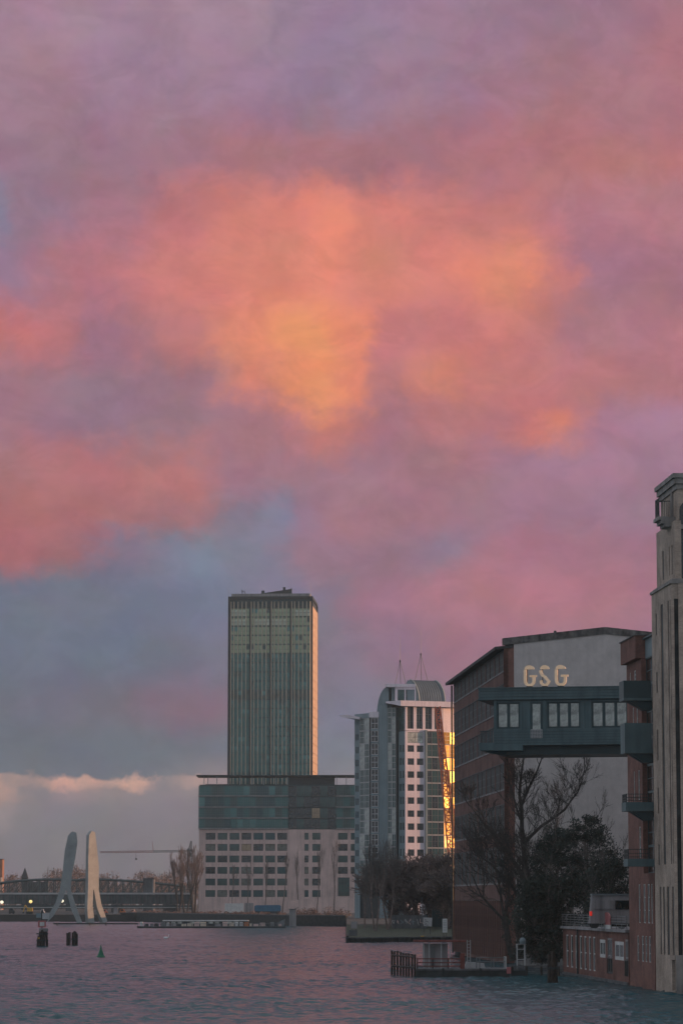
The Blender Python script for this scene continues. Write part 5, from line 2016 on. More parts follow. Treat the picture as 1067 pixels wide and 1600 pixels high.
# ------------------------------------------------------------------ bridges at the left
def far_bridges():
    Y = 1420.0
    z = lambda py: zat(Y, py)
    x = lambda px: at(px, 1395, Y).x
    rail = thing('truss_railway_bridge', 'dark arched truss railway bridge behind the road bridge', 'bridge', (x(0), Y, GZ))
    xs = [-60 + 12 * i for i in range(30)]
    def top(px):
        # two shallow bowed spans
        if px < 130:
            return 1396 - 22 * math.sin(math.pi * min(1, max(0, (px + 90) / 340)))
        return 1374 + 13 * ((px - 130) / 170) ** 2
    for y_off in (0, 9):
        tc, bc = MB(), MB()
        for a, b in zip(xs, xs[1:]):
            tc.tube((x(a), Y + y_off, z(top(a))), (x(b), Y + y_off, z(top(b))), .55, n=5)
        tc.build('top_chord', M['bridge_green'], rail)
        bc.box(x(xs[0]), x(xs[-1]), Y + y_off - .4, Y + y_off + .4, z(1397), z(1394.5)).build('bottom_chord', M['bridge_green'], rail)
        for k, a in enumerate(xs):
            if z(top(a)) - z(1394) < .8:
                continue
            MB().tube((x(a), Y + y_off, z(1395)), (x(a), Y + y_off, z(top(a))), .3, n=4).build('hanger', M['bridge_green'], rail)
            if k + 1 < len(xs):
                b = xs[k + 1]
                MB().tube((x(a), Y + y_off, z(1395)), (x(b), Y + y_off, z(top(b))), .22, n=4).build('diagonal', M['bridge_green'], rail)
    MB().box(x(xs[0]), x(xs[-1]), Y, Y + 9, z(1400), z(1397)).build('deck', M['concrete_dark'], rail)
    for px in (-40, 110, 262):
        MB().box(x(px) - 2, x(px) + 2, Y + 1, Y + 8, -.5, z(1399)).build('pier', M['concrete_dark'], rail)
    bx = thing('signal_house', 'small square tower house standing on the railway bridge end', 'building', (x(226), Y - 6, z(1397)))
    MB().box(x(226), x(240), Y - 8, Y - 3, GZ, z(1374)).build('wall', M['concrete_dark'], bx)
    MB().box(x(240.1), x(242.5), Y - 8, Y - 3, GZ, z(1374)).build('pale_wall', M['concrete'], bx)
    MB().box(x(225.5), x(243), Y - 8.5, Y - 2.5, z(1374) + .003, z(1372.5)).build('roof', M['roof_dark'], bx)
    # road bridge nearer
    Y = 1300.0
    road = thing('road_bridge', 'long low road bridge with pale railing line crossing the river at left', 'bridge', (at(0, 1405, Y).x, Y, 0))
    x = lambda px: at(px, 1405, Y).x
    z = lambda py: zat(Y, py)
    MB().box(x(-120), x(300), Y, Y + 22, z(1412.5), z(1398)).build('girder', M['concrete_dark'], road)
    MB().box(x(-120), x(300), Y - .6, Y - .02, z(1397.5), z(1394.8)).build('edge_beam', M['pale_metal'], road)
    MB().box(x(-120), x(300), Y - 1.2, Y - .05, z(1419.5), z(1414.5)).build('lower_walkway', M['bridge_green'], road)
    MB().box(x(-120), x(300), Y - 1.4, Y - 1.22, z(1418.6), z(1417.4)).build('walkway_edge', M['pale_metal'], road)
    for k, px in enumerate(range(-110, 300, 9)):
        MB().box(x(px) - .35, x(px) + .35, Y - .4, Y - .05, z(1412), z(1398.2)).build('panel_rib', M['bridge_green'], road)
    for px in (-30, 75, 180, 268):
        MB().box(x(px) - 1.6, x(px) + 1.6, Y + 1, Y + 21, -.5, z(1413)).build('pier', M['concrete_dark'], road)
    for k, (px, py, m) in enumerate(((3.5, 1409.5, 'lamp_white'), (48.5, 1408.5, 'lamp_yellow'), (97.5, 1407.5, 'lamp_white'))):
        p = at(px, py, Y - 3)
        lamp = thing('bridge_lamp', ['lit white lamp at the left edge on the bridge', 'lit yellow lamp on the road bridge', 'lit white lamp on the bridge just left of the sculpture'][k], 'lamp', (p.x, p.y, z(1417.4)), 'lamps on the road bridge')
        MB().tube((p.x, p.y, z(1419)), (p.x, p.y, p.z - .5), .12).build('pole', M['dark_metal'], lamp)
        MB().lathe([(.1, -.75), (.6, -.4), (.72, 0), (.5, .45), (.1, .6)], 10, p).build('lamp_head', M[m], lamp)


far_bridges()


# ------------------------------------------------------------------ plain stand-in for the river sculpture
def river_sculpture():
    Y = 1034.0
    X = lambda px: at(px, 1380, Y).x
    z = lambda py: zat(Y, py)
    def slab(name, label, outline, y0, thick, rot, pivot_px, mat_):
        px0 = X(pivot_px)
        root = thing(name, label, 'sculpture', (px0, y0, 0), 'pair of metal slabs in the river', rot)
        for nm, poly in outline:
            mb = MB().extrude_y([((X(a) - px0), z(b)) for a, b in poly], -thick / 2, thick / 2)
            mb.build(nm, M[mat_], root, local=True)
    slab('metal_slab', 'left of two tall plain grey metal slabs on forked legs in the river',
         [('upper_slab', [(94, 1390), (98, 1365), (101, 1330), (106, 1306), (112, 1299), (119, 1301), (121, 1315), (118, 1340), (113, 1365), (111, 1390)][::-1]),
          ('leg', [(94, 1390), (104, 1390), (98, 1408), (84, 1432), (75, 1441), (78, 1428), (88, 1410)]),
          ('leg', [(104, 1390), (111, 1390), (117, 1408), (125, 1430), (130, 1443), (122, 1443), (112, 1420)][::-1])],
         Y, .9, R(4), 104, 'silver')
    slab('metal_slab', 'right of two tall plain metal slabs in the river, its right side lit orange by the sun',
         [('upper_slab', [(133, 1390), (133, 1340), (134, 1305), (139, 1298), (145, 1300), (149, 1325), (153, 1355), (153, 1390)][::-1]),
          ('leg', [(133, 1390), (143, 1390), (142, 1415), (146, 1443), (134, 1443), (132, 1420)]),
          ('leg', [(144, 1390), (153, 1390), (158, 1412), (170, 1440), (162, 1443), (150, 1418)][::-1])],
         Y + 4, 1.6, R(38), 143, 'silver')


river_sculpture()


# ------------------------------------------------------------------ cranes
def lattice(mb, p, q, w0, w1, n, r, up=Vector((0, 0, 1))):
    p, q = Vector(p), Vector(q)
    d = (q - p).normalized()
    a = d.cross(Vector((0, 1, 0)))
    if a.length < .1:
        a = d.cross(Vector((1, 0, 0)))
    a.normalize()
    b = d.cross(a).normalized()
    def c(i, k):
        f = i / n
        w_ = w0 + (w1 - w0) * f
        m = p.lerp(q, f)
        s = [(1, 1), (-1, 1), (-1, -1), (1, -1)][k]
        return m + a * (s[0] * w_ / 2) + b * (s[1] * w_ / 2)
    for k in range(4):
        mb.tube(c(0, k), c(n, k), r, n=4)
        for i in range(n):
            k2 = (k + 1) % 4
            mb.tube(c(i, k), c(i + 1, k2) if i % 2 else c(i + 1, k2), r * .6, n=3, cap=False)
            mb.tube(c(i, k2), c(i, k), r * .5, n=3, cap=False)
    return mb


def cranes():
    Y = 1560.0
    z = lambda py: zat(Y, py)
    x = lambda px: at(px, 1340, Y).x
    c = thing('tower_crane', 'far tower crane with long horizontal jib above the bare trees', 'crane', (x(297), Y, GZ))
    lattice(MB(), (x(297), Y, GZ), (x(297), Y, z(1326)), 2.2, 2.2, 24, .22).build('mast', M['dark_metal'], c)
    lattice(MB(), (x(157), Y, z(1331.5)), (x(240), Y, z(1330.5)), 0.8, 0.9, 34, .09).build('jib', M['crane_grey'], c)
    lattice(MB(), (x(240), Y, z(1330.5)), (x(304), Y, z(1329.5)), 0.9, 1.0, 26, .09).build('jib', M['dark_metal'], c)
    lattice(MB(), (x(297), Y, z(1329)), (x(299), Y, z(1314)), 1.6, .4, 5, .16).build('tower_head', M['dark_metal'], c)
    MB().box(x(293), x(299), Y - 1.5, Y + 1.5, z(1338), z(1332)).build('cab', M['dark_metal'], c)
    h = MB().tube((x(213), Y, z(1331)), (x(213), Y, z(1341)), .08, n=4)
    h.build('hoist_rope', M['dark_metal'], c)
    MB().box(x(212), x(214.5), Y - .4, Y + .4, z(1343.5), z(1341)).build('hook_block', M['dark_metal'], c)
    MB().tube((x(240), Y, z(1330)), (x(238), Y, z(1314)), .2, .1, 4).build('jib_post', M['crane_grey'], c)
    # red luffing boom behind the factory
    Y = 640.0
    z = lambda py: zat(Y, py)
    pt = lambda px, py: at(px, py, Y)
    c = thing('crawler_crane', 'red lattice boom crane leaning beside the golden windows of the high-rise', 'crane', (pt(716, 1420).x, Y, GZ))
    lattice(MB(), pt(713, 1400), pt(683.5, 1104), 1.9, 1.0, 26, .17).build('boom', M['crane_red'], c)
    lattice(MB(), pt(709, 1290), pt(686.5, 1128), .9, .5, 16, .09).build('fly_jib', M['crane_red'], c)
    MB().tube(pt(684, 1105), pt(705.2, 1262), .05, n=4).build('hoist_rope', M['dark_metal'], c)
    hp = pt(704, 1266)
    hk = MB()
    prev = None
    for i in range(13):
        a_ = R(60 + 270 * i / 12)
        p = hp + Vector((math.cos(a_) * .45, 0, math.sin(a_) * .5))
        if prev:
            hk.tube(prev, p, .1, n=5)
        prev = p
    hk.build('hook', M['dark_metal'], c)
    b = pt(718, 1410)
    MB().box(b.x - 1, b.x + 5, Y - 2, Y + 2, GZ + 1.4, GZ + 4.4).build('machinery_house', M['crane_red'], c)
    for dy in (-2.4, 1.6):
        MB().box(b.x - 2, b.x + 5, Y + dy, Y + dy + .8, GZ + .01, GZ + 1.3).build('track', M['dark_metal'], c)


cranes()


# ------------------------------------------------------------------ skyline bits at far left
def far_left():
    Y = 1700.0
    x = lambda px: at(px, 1370, Y).x
    z = lambda py: zat(Y, py)
    b = thing('sunlit_house', 'small orange sunlit house block at the far left edge', 'building', (x(0), Y - 150, GZ))
    Yb = Y - 100
    xx = lambda px: at(px, 1370, Yb).x
    MB().box(xx(-30), xx(4.2), Yb, Yb + 8, GZ, zat(Yb, 1343)).build('wall', M['brick_lit'], b)
    MB().box(xx(-30), xx(4.6), Yb - .3, Yb + 8.3, zat(Yb, 1343) + .003, zat(Yb, 1342)).build('roof', M['roof_dark'], b)
    MB().box(xx(-20), xx(6), Yb - 12, Yb - 2, GZ, zat(Yb, 1371)).build('annex', M['concrete'], b)
    c = thing('church', 'small dark church with pointed spire on the far skyline', 'church', (x(39), Y - 80, GZ))
    Yc = Y - 80
    xc = at(39, 1370, Yc).x
    MB().box(xc - 1.5, xc + 1.5, Yc, Yc + 3, GZ, zat(Yc, 1372)).build('tower', M['roof_dark'], c)
    zt = zat(Yc, 1372)
    sp = MB()
    sp.v = [(xc - 1.8, Yc - .3, zt), (xc + 1.8, Yc - .3, zt), (xc + 1.8, Yc + 3.3, zt), (xc - 1.8, Yc + 3.3, zt), (xc, Yc + 1.5, zat(Yc, 1355))]
    sp.f = [(0, 1, 4), (1, 2, 4), (2, 3, 4), (3, 0, 4), (3, 2, 1, 0)]
    sp.build('spire', M['roof_dark'], c)
    MB().box(xc + 1.6, xc + 12, Yc, Yc + 8, GZ, zat(Yc, 1378)).build('nave', M['roof_dark'], c)


far_left()


# ------------------------------------------------------------------ far quay: wall, trailers, floating jetty
def far_quay():
    pts = [at(190, 1430, 1088), a1, a2, a3, a4]
    wl = thing('quay_wall', 'dark stained quay wall below the office block', 'wall', (a3.x, a3.y, 0))
    for p, q in zip(pts, pts[1:]):
        f = Facade((p.x, p.y), (q.x, q.y))
        mb = MB()
        f.box(mb, .02, f.L - .02, -.5, GZ + .5, -.5, .25)
        mb.build('wall_segment', M['piling'], wl)
        mb = MB()
        f.box(mb, 0, f.L, GZ + .503, GZ + .75, -.6, .32)
        mb.build('coping', M['concrete_dark'], wl)
    Y = 888
    p = at(457.5, 1430, Y)
    pc = thing('concrete_pier', 'stubby grey concrete pier standing out of the far quay', 'pier', (p.x, Y, 0))
    MB().box(p.x - .95, p.x + .95, Y - 4, Y - 2, -.5, zat(Y, 1421)).build('shaft', M['concrete'], pc)
    MB().box(p.x - 1.1, p.x + 1.1, Y - 4.2, Y - 1.8, zat(Y, 1421) + .003, zat(Y, 1420)).build('cap', M['concrete_dark'], pc)
    # trailers and tarpaulin
    Yt = 1160.0
    for nm, x0, x1, yt, yb, m, lab, cat in (('site_container', 351.5, 380.5, 1411.5, 1423.5, 'white_paint', 'white site container standing on the quay under the office block', 'container'),
                                            ('site_container', 382, 396, 1411, 1423, 'concrete', 'grey site container between the white one and the blue tarpaulin', 'container'),
                                            ('covered_trailer', 397.5, 439, 1414, 1422, 'blue', 'long trailer under blue tarpaulin on the far quay', 'trailer')):
        xa, xb = at(x0, 1418, Yt).x, at(x1, 1418, Yt).x
        r_ = thing(nm, lab, cat, (xa, Yt, GZ))
        zb, zt = GZ + .35, zat(Yt, yt)
        if m == 'blue':
            MB().extrude_y([(xa, zb + .5), (xb, zb + .5), (xb, zt - .4), (xb - .6, zt), (xa + .6, zt - .1), (xa, zt - .5)], Yt, Yt + 2.6).build('tarpaulin', M[m], r_)
        else:
            MB().box(xa, xb, Yt, Yt + 2.6, zb, zt).build('body', M[m], r_)
            n = int((xb - xa) / .6)
            for i in range(n):
                MB().box(xa + .15 + i * .6, xa + .42 + i * .6, Yt - .05, Yt - .002, zb + .15, zt - .15).build('corrugation', M[m], r_)
        MB().box(xa + .2, xb - .2, Yt + .2, Yt + 2.4, GZ + .01, zb - .003 if m != 'blue' else zb + .497).build('chassis', M['dark_metal'], r_)
    # ramp wall left and right of trees
    rp = thing('ramp_wall', 'pale sloping ramp wall in front of the office block entrance', 'wall', (at(445, 1420, 1190).x, 1190, GZ))
    x0, x1 = at(446, 1410, 1190).x, at(528, 1410, 1190).x
    MB().hexa([(x0, 1190, GZ), (x1, 1190, GZ), (x1, 1190.6, GZ), (x0, 1190.6, GZ), (x0, 1190, zat(1190, 1408)), (x1, 1190, zat(1190, 1400)), (x1, 1190.6, zat(1190, 1400)), (x0, 1190.6, zat(1190, 1408))]).build('wall_segment', M['wall_pink'], rp)
    # hedge strip along the quay: uncountable growth
    rnd = random.Random(8)
    hb = MB()
    cs = []
    for k in range(150):
        f = rnd.random()
        px = 200 + 345 * f
        e = next(((p, q) for p, q in zip(pts, pts[1:]) if True), None)
        # follow the wall line
        seg = [(190, 1088), (215, 1085), (330, 985), (452, 905), (541, 885)]
        for (xa, ya), (xb, yb) in zip(seg, seg[1:]):
            if xa <= px <= xb:
                Yq = ya + (yb - ya) * (px - xa) / (xb - xa) + 4
        big = 1.4 if px > 460 else .8
        cs.append((Vector((at(px, 1430, Yq).x, Yq + rnd.uniform(0, 6), GZ + rnd.uniform(.3, big * 1.2))), rnd.uniform(.6, 1.2) * big))
    leaf_cloud(hb, rnd, cs, 60, .22)
    tag(hb.build('quay_shrubs', M['brush']), 'tangled brown shrubs along the top of the far quay', 'shrubs', kind='stuff')
    # floating jetty
    Y = 830.0
    x = lambda px: at(px, 1445, Y).x
    z = lambda py: zat(Y, py)
    j = thing('floating_jetty', 'long low floating jetty cluttered with boxes below the far quay', 'jetty', (x(215), Y, 0))
    MB().box(x(215), x(446), Y, Y + 5, -.3, .35).build('pontoon_hull', M['hull'], j)
    MB().box(x(214), x(447), Y - .2, Y + 5.2, .353, .5).build('deck', M['concrete_dark'], j)
    rl = MB()
    MB().box(x(214), x(325), Y - .1, Y, 1.1, 1.2).build('rail', M['grey_metal'], j)
    MB().box(x(340), x(446), Y - .1, Y, 1.1, 1.2).build('rail', M['grey_metal'], j)
    for px in range(216, 447, 12):
        MB().box(x(px) - .06, x(px) + .06, Y - .1, Y - .02, .5, 1.2).build('rail_post', M['grey_metal'], j)
    MB().hexa([(x(425), Y + 1, .5), (x(444), Y + 1, .5), (x(444), Y + 2, .5), (x(425), Y + 2, .5), (x(425), Y + 1, .7), (x(445), Y + 1, 2.4), (x(445), Y + 2, 2.4), (x(425), Y + 2, .7)]).build('gangway', M['grey_metal'], j)
    cols = ['white_paint', 'concrete', 'pale_metal', 'fin', 'wall_pink', 'orange', 'grey_metal', 'dark_metal']
    words = {'white_paint': 'white', 'concrete': 'grey', 'pale_metal': 'pale grey', 'fin': 'tan', 'wall_pink': 'pinkish', 'orange': 'orange', 'grey_metal': 'dark grey', 'dark_metal': 'black'}
    px = 219
    k = 0
    while px < 438:
        w_ = rnd.uniform(4, 10)
        h_ = rnd.uniform(.5, 1.15)
        if 322 < px < 334:
            px += 6
            continue
        c_ = 'orange' if 378 < px < 388 and k and not any(o.get('label', '').startswith('orange stowage') for o in bpy.data.objects) else rnd.choice([c for c in cols if c != 'orange'])
        nm = tag(MB().hexa([(x(px), Y + .3, .503), (x(px + w_ - .8), Y + .3, .503), (x(px + w_ - .8), Y + 1.6, .503), (x(px), Y + 1.6, .503),
                            (x(px) + .05, Y + .35, .5 + h_), (x(px + w_ - .8) - .05, Y + .35, .5 + h_), (x(px + w_ - .8) - .05, Y + 1.55, .5 + h_), (x(px) + .05, Y + 1.55, .5 + h_)]).build('stowage_box', M[c_]),
                 '%s stowage box on the long floating jetty, box %s along the row' % (words[c_], k + 1), 'box', 'boxes on the floating jetty')
        px += w_ + rnd.uniform(0, 2)
        k += 1
    lab = ['first', 'second', 'third', 'fourth', 'fifth', 'sixth', 'seventh', 'eighth', 'ninth', 'tenth', 'eleventh', 'twelfth', 'thirteenth', 'fourteenth', 'fifteenth', 'sixteenth', 'seventeenth', 'eighteenth', 'nineteenth', 'twentieth']
    lab += ['twenty-' + l for l in lab[:9]] + ['thirtieth'] + ['thirty-' + l for l in lab[:9]]
    for i, o in enumerate([o for o in bpy.data.objects if o.name.startswith('stowage_box')]):
        o['label'] = o['label'].split(', box')[0] + ', %s from the left' % lab[i]
    # covered boat tied behind the jetty
    bt = thing('covered_barge', 'flat covered barge with pale roof moored behind the floating jetty', 'boat', (x(250), Y + 8, 0))
    MB().hexa([(x(252), Y + 7, -.3), (x(385), Y + 7, -.3), (x(388), Y + 11, -.3), (x(252), Y + 11, -.3), (x(248), Y + 6.8, 1.0), (x(392), Y + 6.8, 1.0), (x(392), Y + 11.2, 1.0), (x(248), Y + 11.2, 1.0)]).build('hull', M['hull'], bt)
    MB().box(x(254), x(384), Y + 7.4, Y + 10.6, 1.003, 1.75).build('cabin', M['dark_metal'], bt)
    for i in range(13):
        a_ = x(256 + i * 9.8)
        MB().box(a_, a_ + 1.1, Y + 7.33, Y + 7.398, 1.15, 1.65).build('cabin_window', M['glass_sky_pale' if i % 3 else 'glass_dark'], bt)
    MB().box(x(252), x(387), Y + 7.2, Y + 10.8, 1.753, 2.05).build('roof', M['white_paint'], bt)
    # thin floating boom to the left with posts
    Yb = 900.0
    bm = thing('floating_boom', 'thin dark floating boom on posts running left of the jetty', 'boom', (at(90, 1444, Yb).x, Yb, 0))
    xx = lambda px: at(px, 1444, Yb).x
    MB().box(xx(84), xx(216), Yb, Yb + .8, .45, .85).build('beam', M['dark_metal'], bm)
    for px in (90, 141, 166):
        MB().tube((xx(px), Yb - .05, -.5), (xx(px), Yb - .05, .9), .16).build('post', M['wood'], bm)
    # bank clutter at far left
    Yc = 1110.0
    xc = lambda px: at(px, 1436, Yc).x
    ex = thing('yellow_excavator', 'yellow excavator working on the far left bank', 'excavator', (xc(45), Yc, GZ))
    MB().box(xc(43), xc(51), Yc, Yc + 2.4, GZ + 1.0, GZ + 2.3).build('cab_house', M['yellow'], ex)
    MB().box(xc(41), xc(52), Yc - .3, Yc + 2.7, GZ + .02, GZ + .95).build('track', M['dark_metal'], ex)
    MB().tube((xc(44), Yc + 1, GZ + 1.8), (xc(39), Yc + 1, GZ + 3.2), .25).tube((xc(39), Yc + 1, GZ + 3.2), (xc(36.5), Yc + 1, GZ + .8), .2).build('arm', M['yellow'], ex)
    MB().box(xc(35.5), xc(38), Yc + .6, Yc + 1.5, GZ + .2, GZ + .9).build('bucket', M['dark_metal'], ex)
    rnd = random.Random(31)
    for k, (px, w_, h_, m, word) in enumerate(((12, 9, 2.2, 'dark_metal', 'black'), (62, 6, 1.8, 'white_paint', 'white'), (158, 9, 1.6, 'crane_red', 'red'), (186, 9, 1.8, 'orange', 'orange'), (176, 7, 2.2, 'concrete', 'grey'), (203, 8, 1.7, 'wall_pink', 'tan'))):
        cr = thing('parked_car' if k != 4 else 'site_container', '%s %s on the far bank %s' % (word, 'van' if k in (0, 1) else ('container' if k == 4 else 'car'), 'left of the sculpture' if px < 100 else 'right of the sculpture'), 'car' if k != 4 else 'container', (xc(px), Yc + 6, GZ), 'vehicles on the far bank')
        L_ = xc(px + w_) - xc(px)
        x0 = xc(px)
        y0 = Yc + 5
        if k == 4:
            MB().box(x0, x0 + L_, y0, y0 + 2, GZ + .02, GZ + h_).build('body', M[m], cr)
            MB().box(x0 - .05, x0 + L_ + .05, y0 - .05, y0 + 2.05, GZ + h_ + .003, GZ + h_ + .12).build('roof', M['roof_dark'], cr)
            continue
        MB().extrude_y([(x0, GZ + .35), (x0 + L_, GZ + .35), (x0 + L_, GZ + h_ * .55), (x0 + L_ * .8, GZ + h_ * .6), (x0 + L_ * .66, GZ + h_), (x0 + L_ * .15, GZ + h_), (x0, GZ + h_ * .6)], y0, y0 + 1.8).build('body', M[m], cr)
        MB().box(x0 + L_ * .2, x0 + L_ * .6, y0 - .03, y0 - .003, GZ + h_ * .62, GZ + h_ * .92).build('side_window', M['glass_dark'], cr)
        for f in (.2, .8):
            MB().tube((x0 + L_ * f, y0 - .05, GZ + .35), (x0 + L_ * f, y0 + .2, GZ + .35), .34, n=10).build('wheel', M['dark_metal'], cr)


far_quay()


# ------------------------------------------------------------------ things in the water
def water_things():
    p = on_z(67.5, 1479, 0)
    Y = p.y
    x = lambda px: at(px, 1460, Y).x
    z = lambda py: zat(Y, py)
    d = thing('signal_dolphin', 'timber mooring dolphin carrying navigation sign boards at left', 'mooring post', (x(67.5), Y, 0))
    rnd = random.Random(2)
    for i, (px, dy, top) in enumerate(((59, 0, 1462), (62.5, -.4, 1456), (66.5, -.5, 1453), (70.5, -.4, 1456), (75, 0, 1459), (61, 1.1, 1455), (68, 1.3, 1452), (74, 1.0, 1455))):
        MB().tube((x(px), Y + dy, -.6), (x(67) + (x(px) - x(67)) * .75, Y + dy * .7, z(top)), .2, .18, 8).build('pile', M['wood'], d)
    for py in (1458, 1468):
        MB().box(x(58), x(77), Y - .75, Y - .62, z(py + 2), z(py)).build('waling', M['dark_metal'], d)
    MB().tube((x(66), Y, z(1455)), (x(66), Y, z(1427)), .12, n=8).build('mast', M['dark_metal'], d)
    s = MB().box(x(60), x(72.5), Y - .3, Y - .22, z(1449), z(1438.5)).build('sign_board', M['red'], d)
    MB().box(x(63), x(70), Y - .33, Y - .303, z(1446.8), z(1440.8)).build('sign_face', M['white_paint'], s)
    MB().box(x(66.5), x(77), Y - .2, Y - .1, z(1436), z(1427)).build('white_board', M['pale_metal'], d)
    MB().box(x(57), x(64.5), Y - .2, Y - .1, z(1434), z(1427)).build('blue_board', M['wall_blue'], d)
    MB().box(x(62), x(76), Y - .35, Y - .25, z(1455.5), z(1450.5)).build('lower_board', M['concrete'], d)
    MB().lathe([(.05, 0), (.16, .1), (.16, .4), (.05, .5)], 8, (x(66), Y, z(1427))).build('lantern', M['dark_metal'], d)
    MB().box(x(60.5), x(63.5), Y - .85, Y - .76, z(1467), z(1464.5)).build('yellow_plate', M['yellow'], d)
    p = on_z(114, 1477.5, 0)
    Y = p.y
    x = lambda px: at(px, 1465, Y).x
    d2 = thing('mooring_dolphin', 'low dark cluster of cut-off timber piles right of the signal dolphin', 'mooring post', (p.x, Y, 0))
    for i, (px, dy, h_) in enumerate(((106, 0, 2.0), (109.5, -.3, 2.15), (114, .5, 2.1), (117, -.3, 2.3), (120.5, 0, 1.9), (118, .8, 2.2))):
        MB().tube((x(px), Y + dy, -.6), (x(px), Y + dy, h_), .2, .19, 8).build('pile', M['wood'], d2)
    MB().box(x(112), x(122.5), Y - .6, Y - .52, .9, 1.15).build('band', M['dark_metal'], d2)
    # green cone buoy
    p = on_z(158, 1496, 0)
    b = thing('green_buoy', 'small green conical buoy floating on the open water', 'buoy', p)
    MB().lathe([(.35, -.3), (.55, -.05), (.56, .15), (.42, .25)], 16, p).build('float', M['green_buoy'], b)
    MB().lathe([(.42, .251), (.26, .7), (.14, 1.05)], 14, p).build('cone', M['green_buoy'], b)
    MB().lathe([(.05, 1.051), (.13, 1.2), (.02, 1.65)], 10, p).build('topmark', M['green_buoy'], b)
    # swan
    p = on_z(260, 1468, 0)
    p.z = 0.12
    s = thing('swan', 'tiny white swan swimming on the river', 'bird', p)
    bd = MB()
    n = 10
    prof = [(-.55, .02, .22), (-.45, .14, .2), (-.2, .25, .2), (.1, .26, .2), (.35, .17, .22), (.45, .06, .26)]
    o = 0
    for (xx, r_, zz) in prof:
        for i in range(n):
            a_ = 2 * math.pi * i / n
            bd.v.append((xx, math.cos(a_) * r_, zz + math.sin(a_) * r_ * .8))
    for k in range(len(prof) - 1):
        for i in range(n):
            bd.f.append((k * n + i, k * n + (i + 1) % n, (k + 1) * n + (i + 1) % n, (k + 1) * n + i))
    neck = [(.38, .28, .08), (.5, .45, .06), (.48, .65, .05), (.52, .76, .06), (.62, .76, .05)]
    for (x0, z0, r0), (x1, z1, r1) in zip(neck, neck[1:]):
        bd.tube((x0, 0, z0), (x1, 0, z1), r0, r1, 8)
    bd.build('body', M['feather'], s, local=True, smooth=True)
    MB().tube((.62, 0, .76), (.74, 0, .73), .035, .01, 6).build('beak', M['beak'], s, local=True)


water_things()


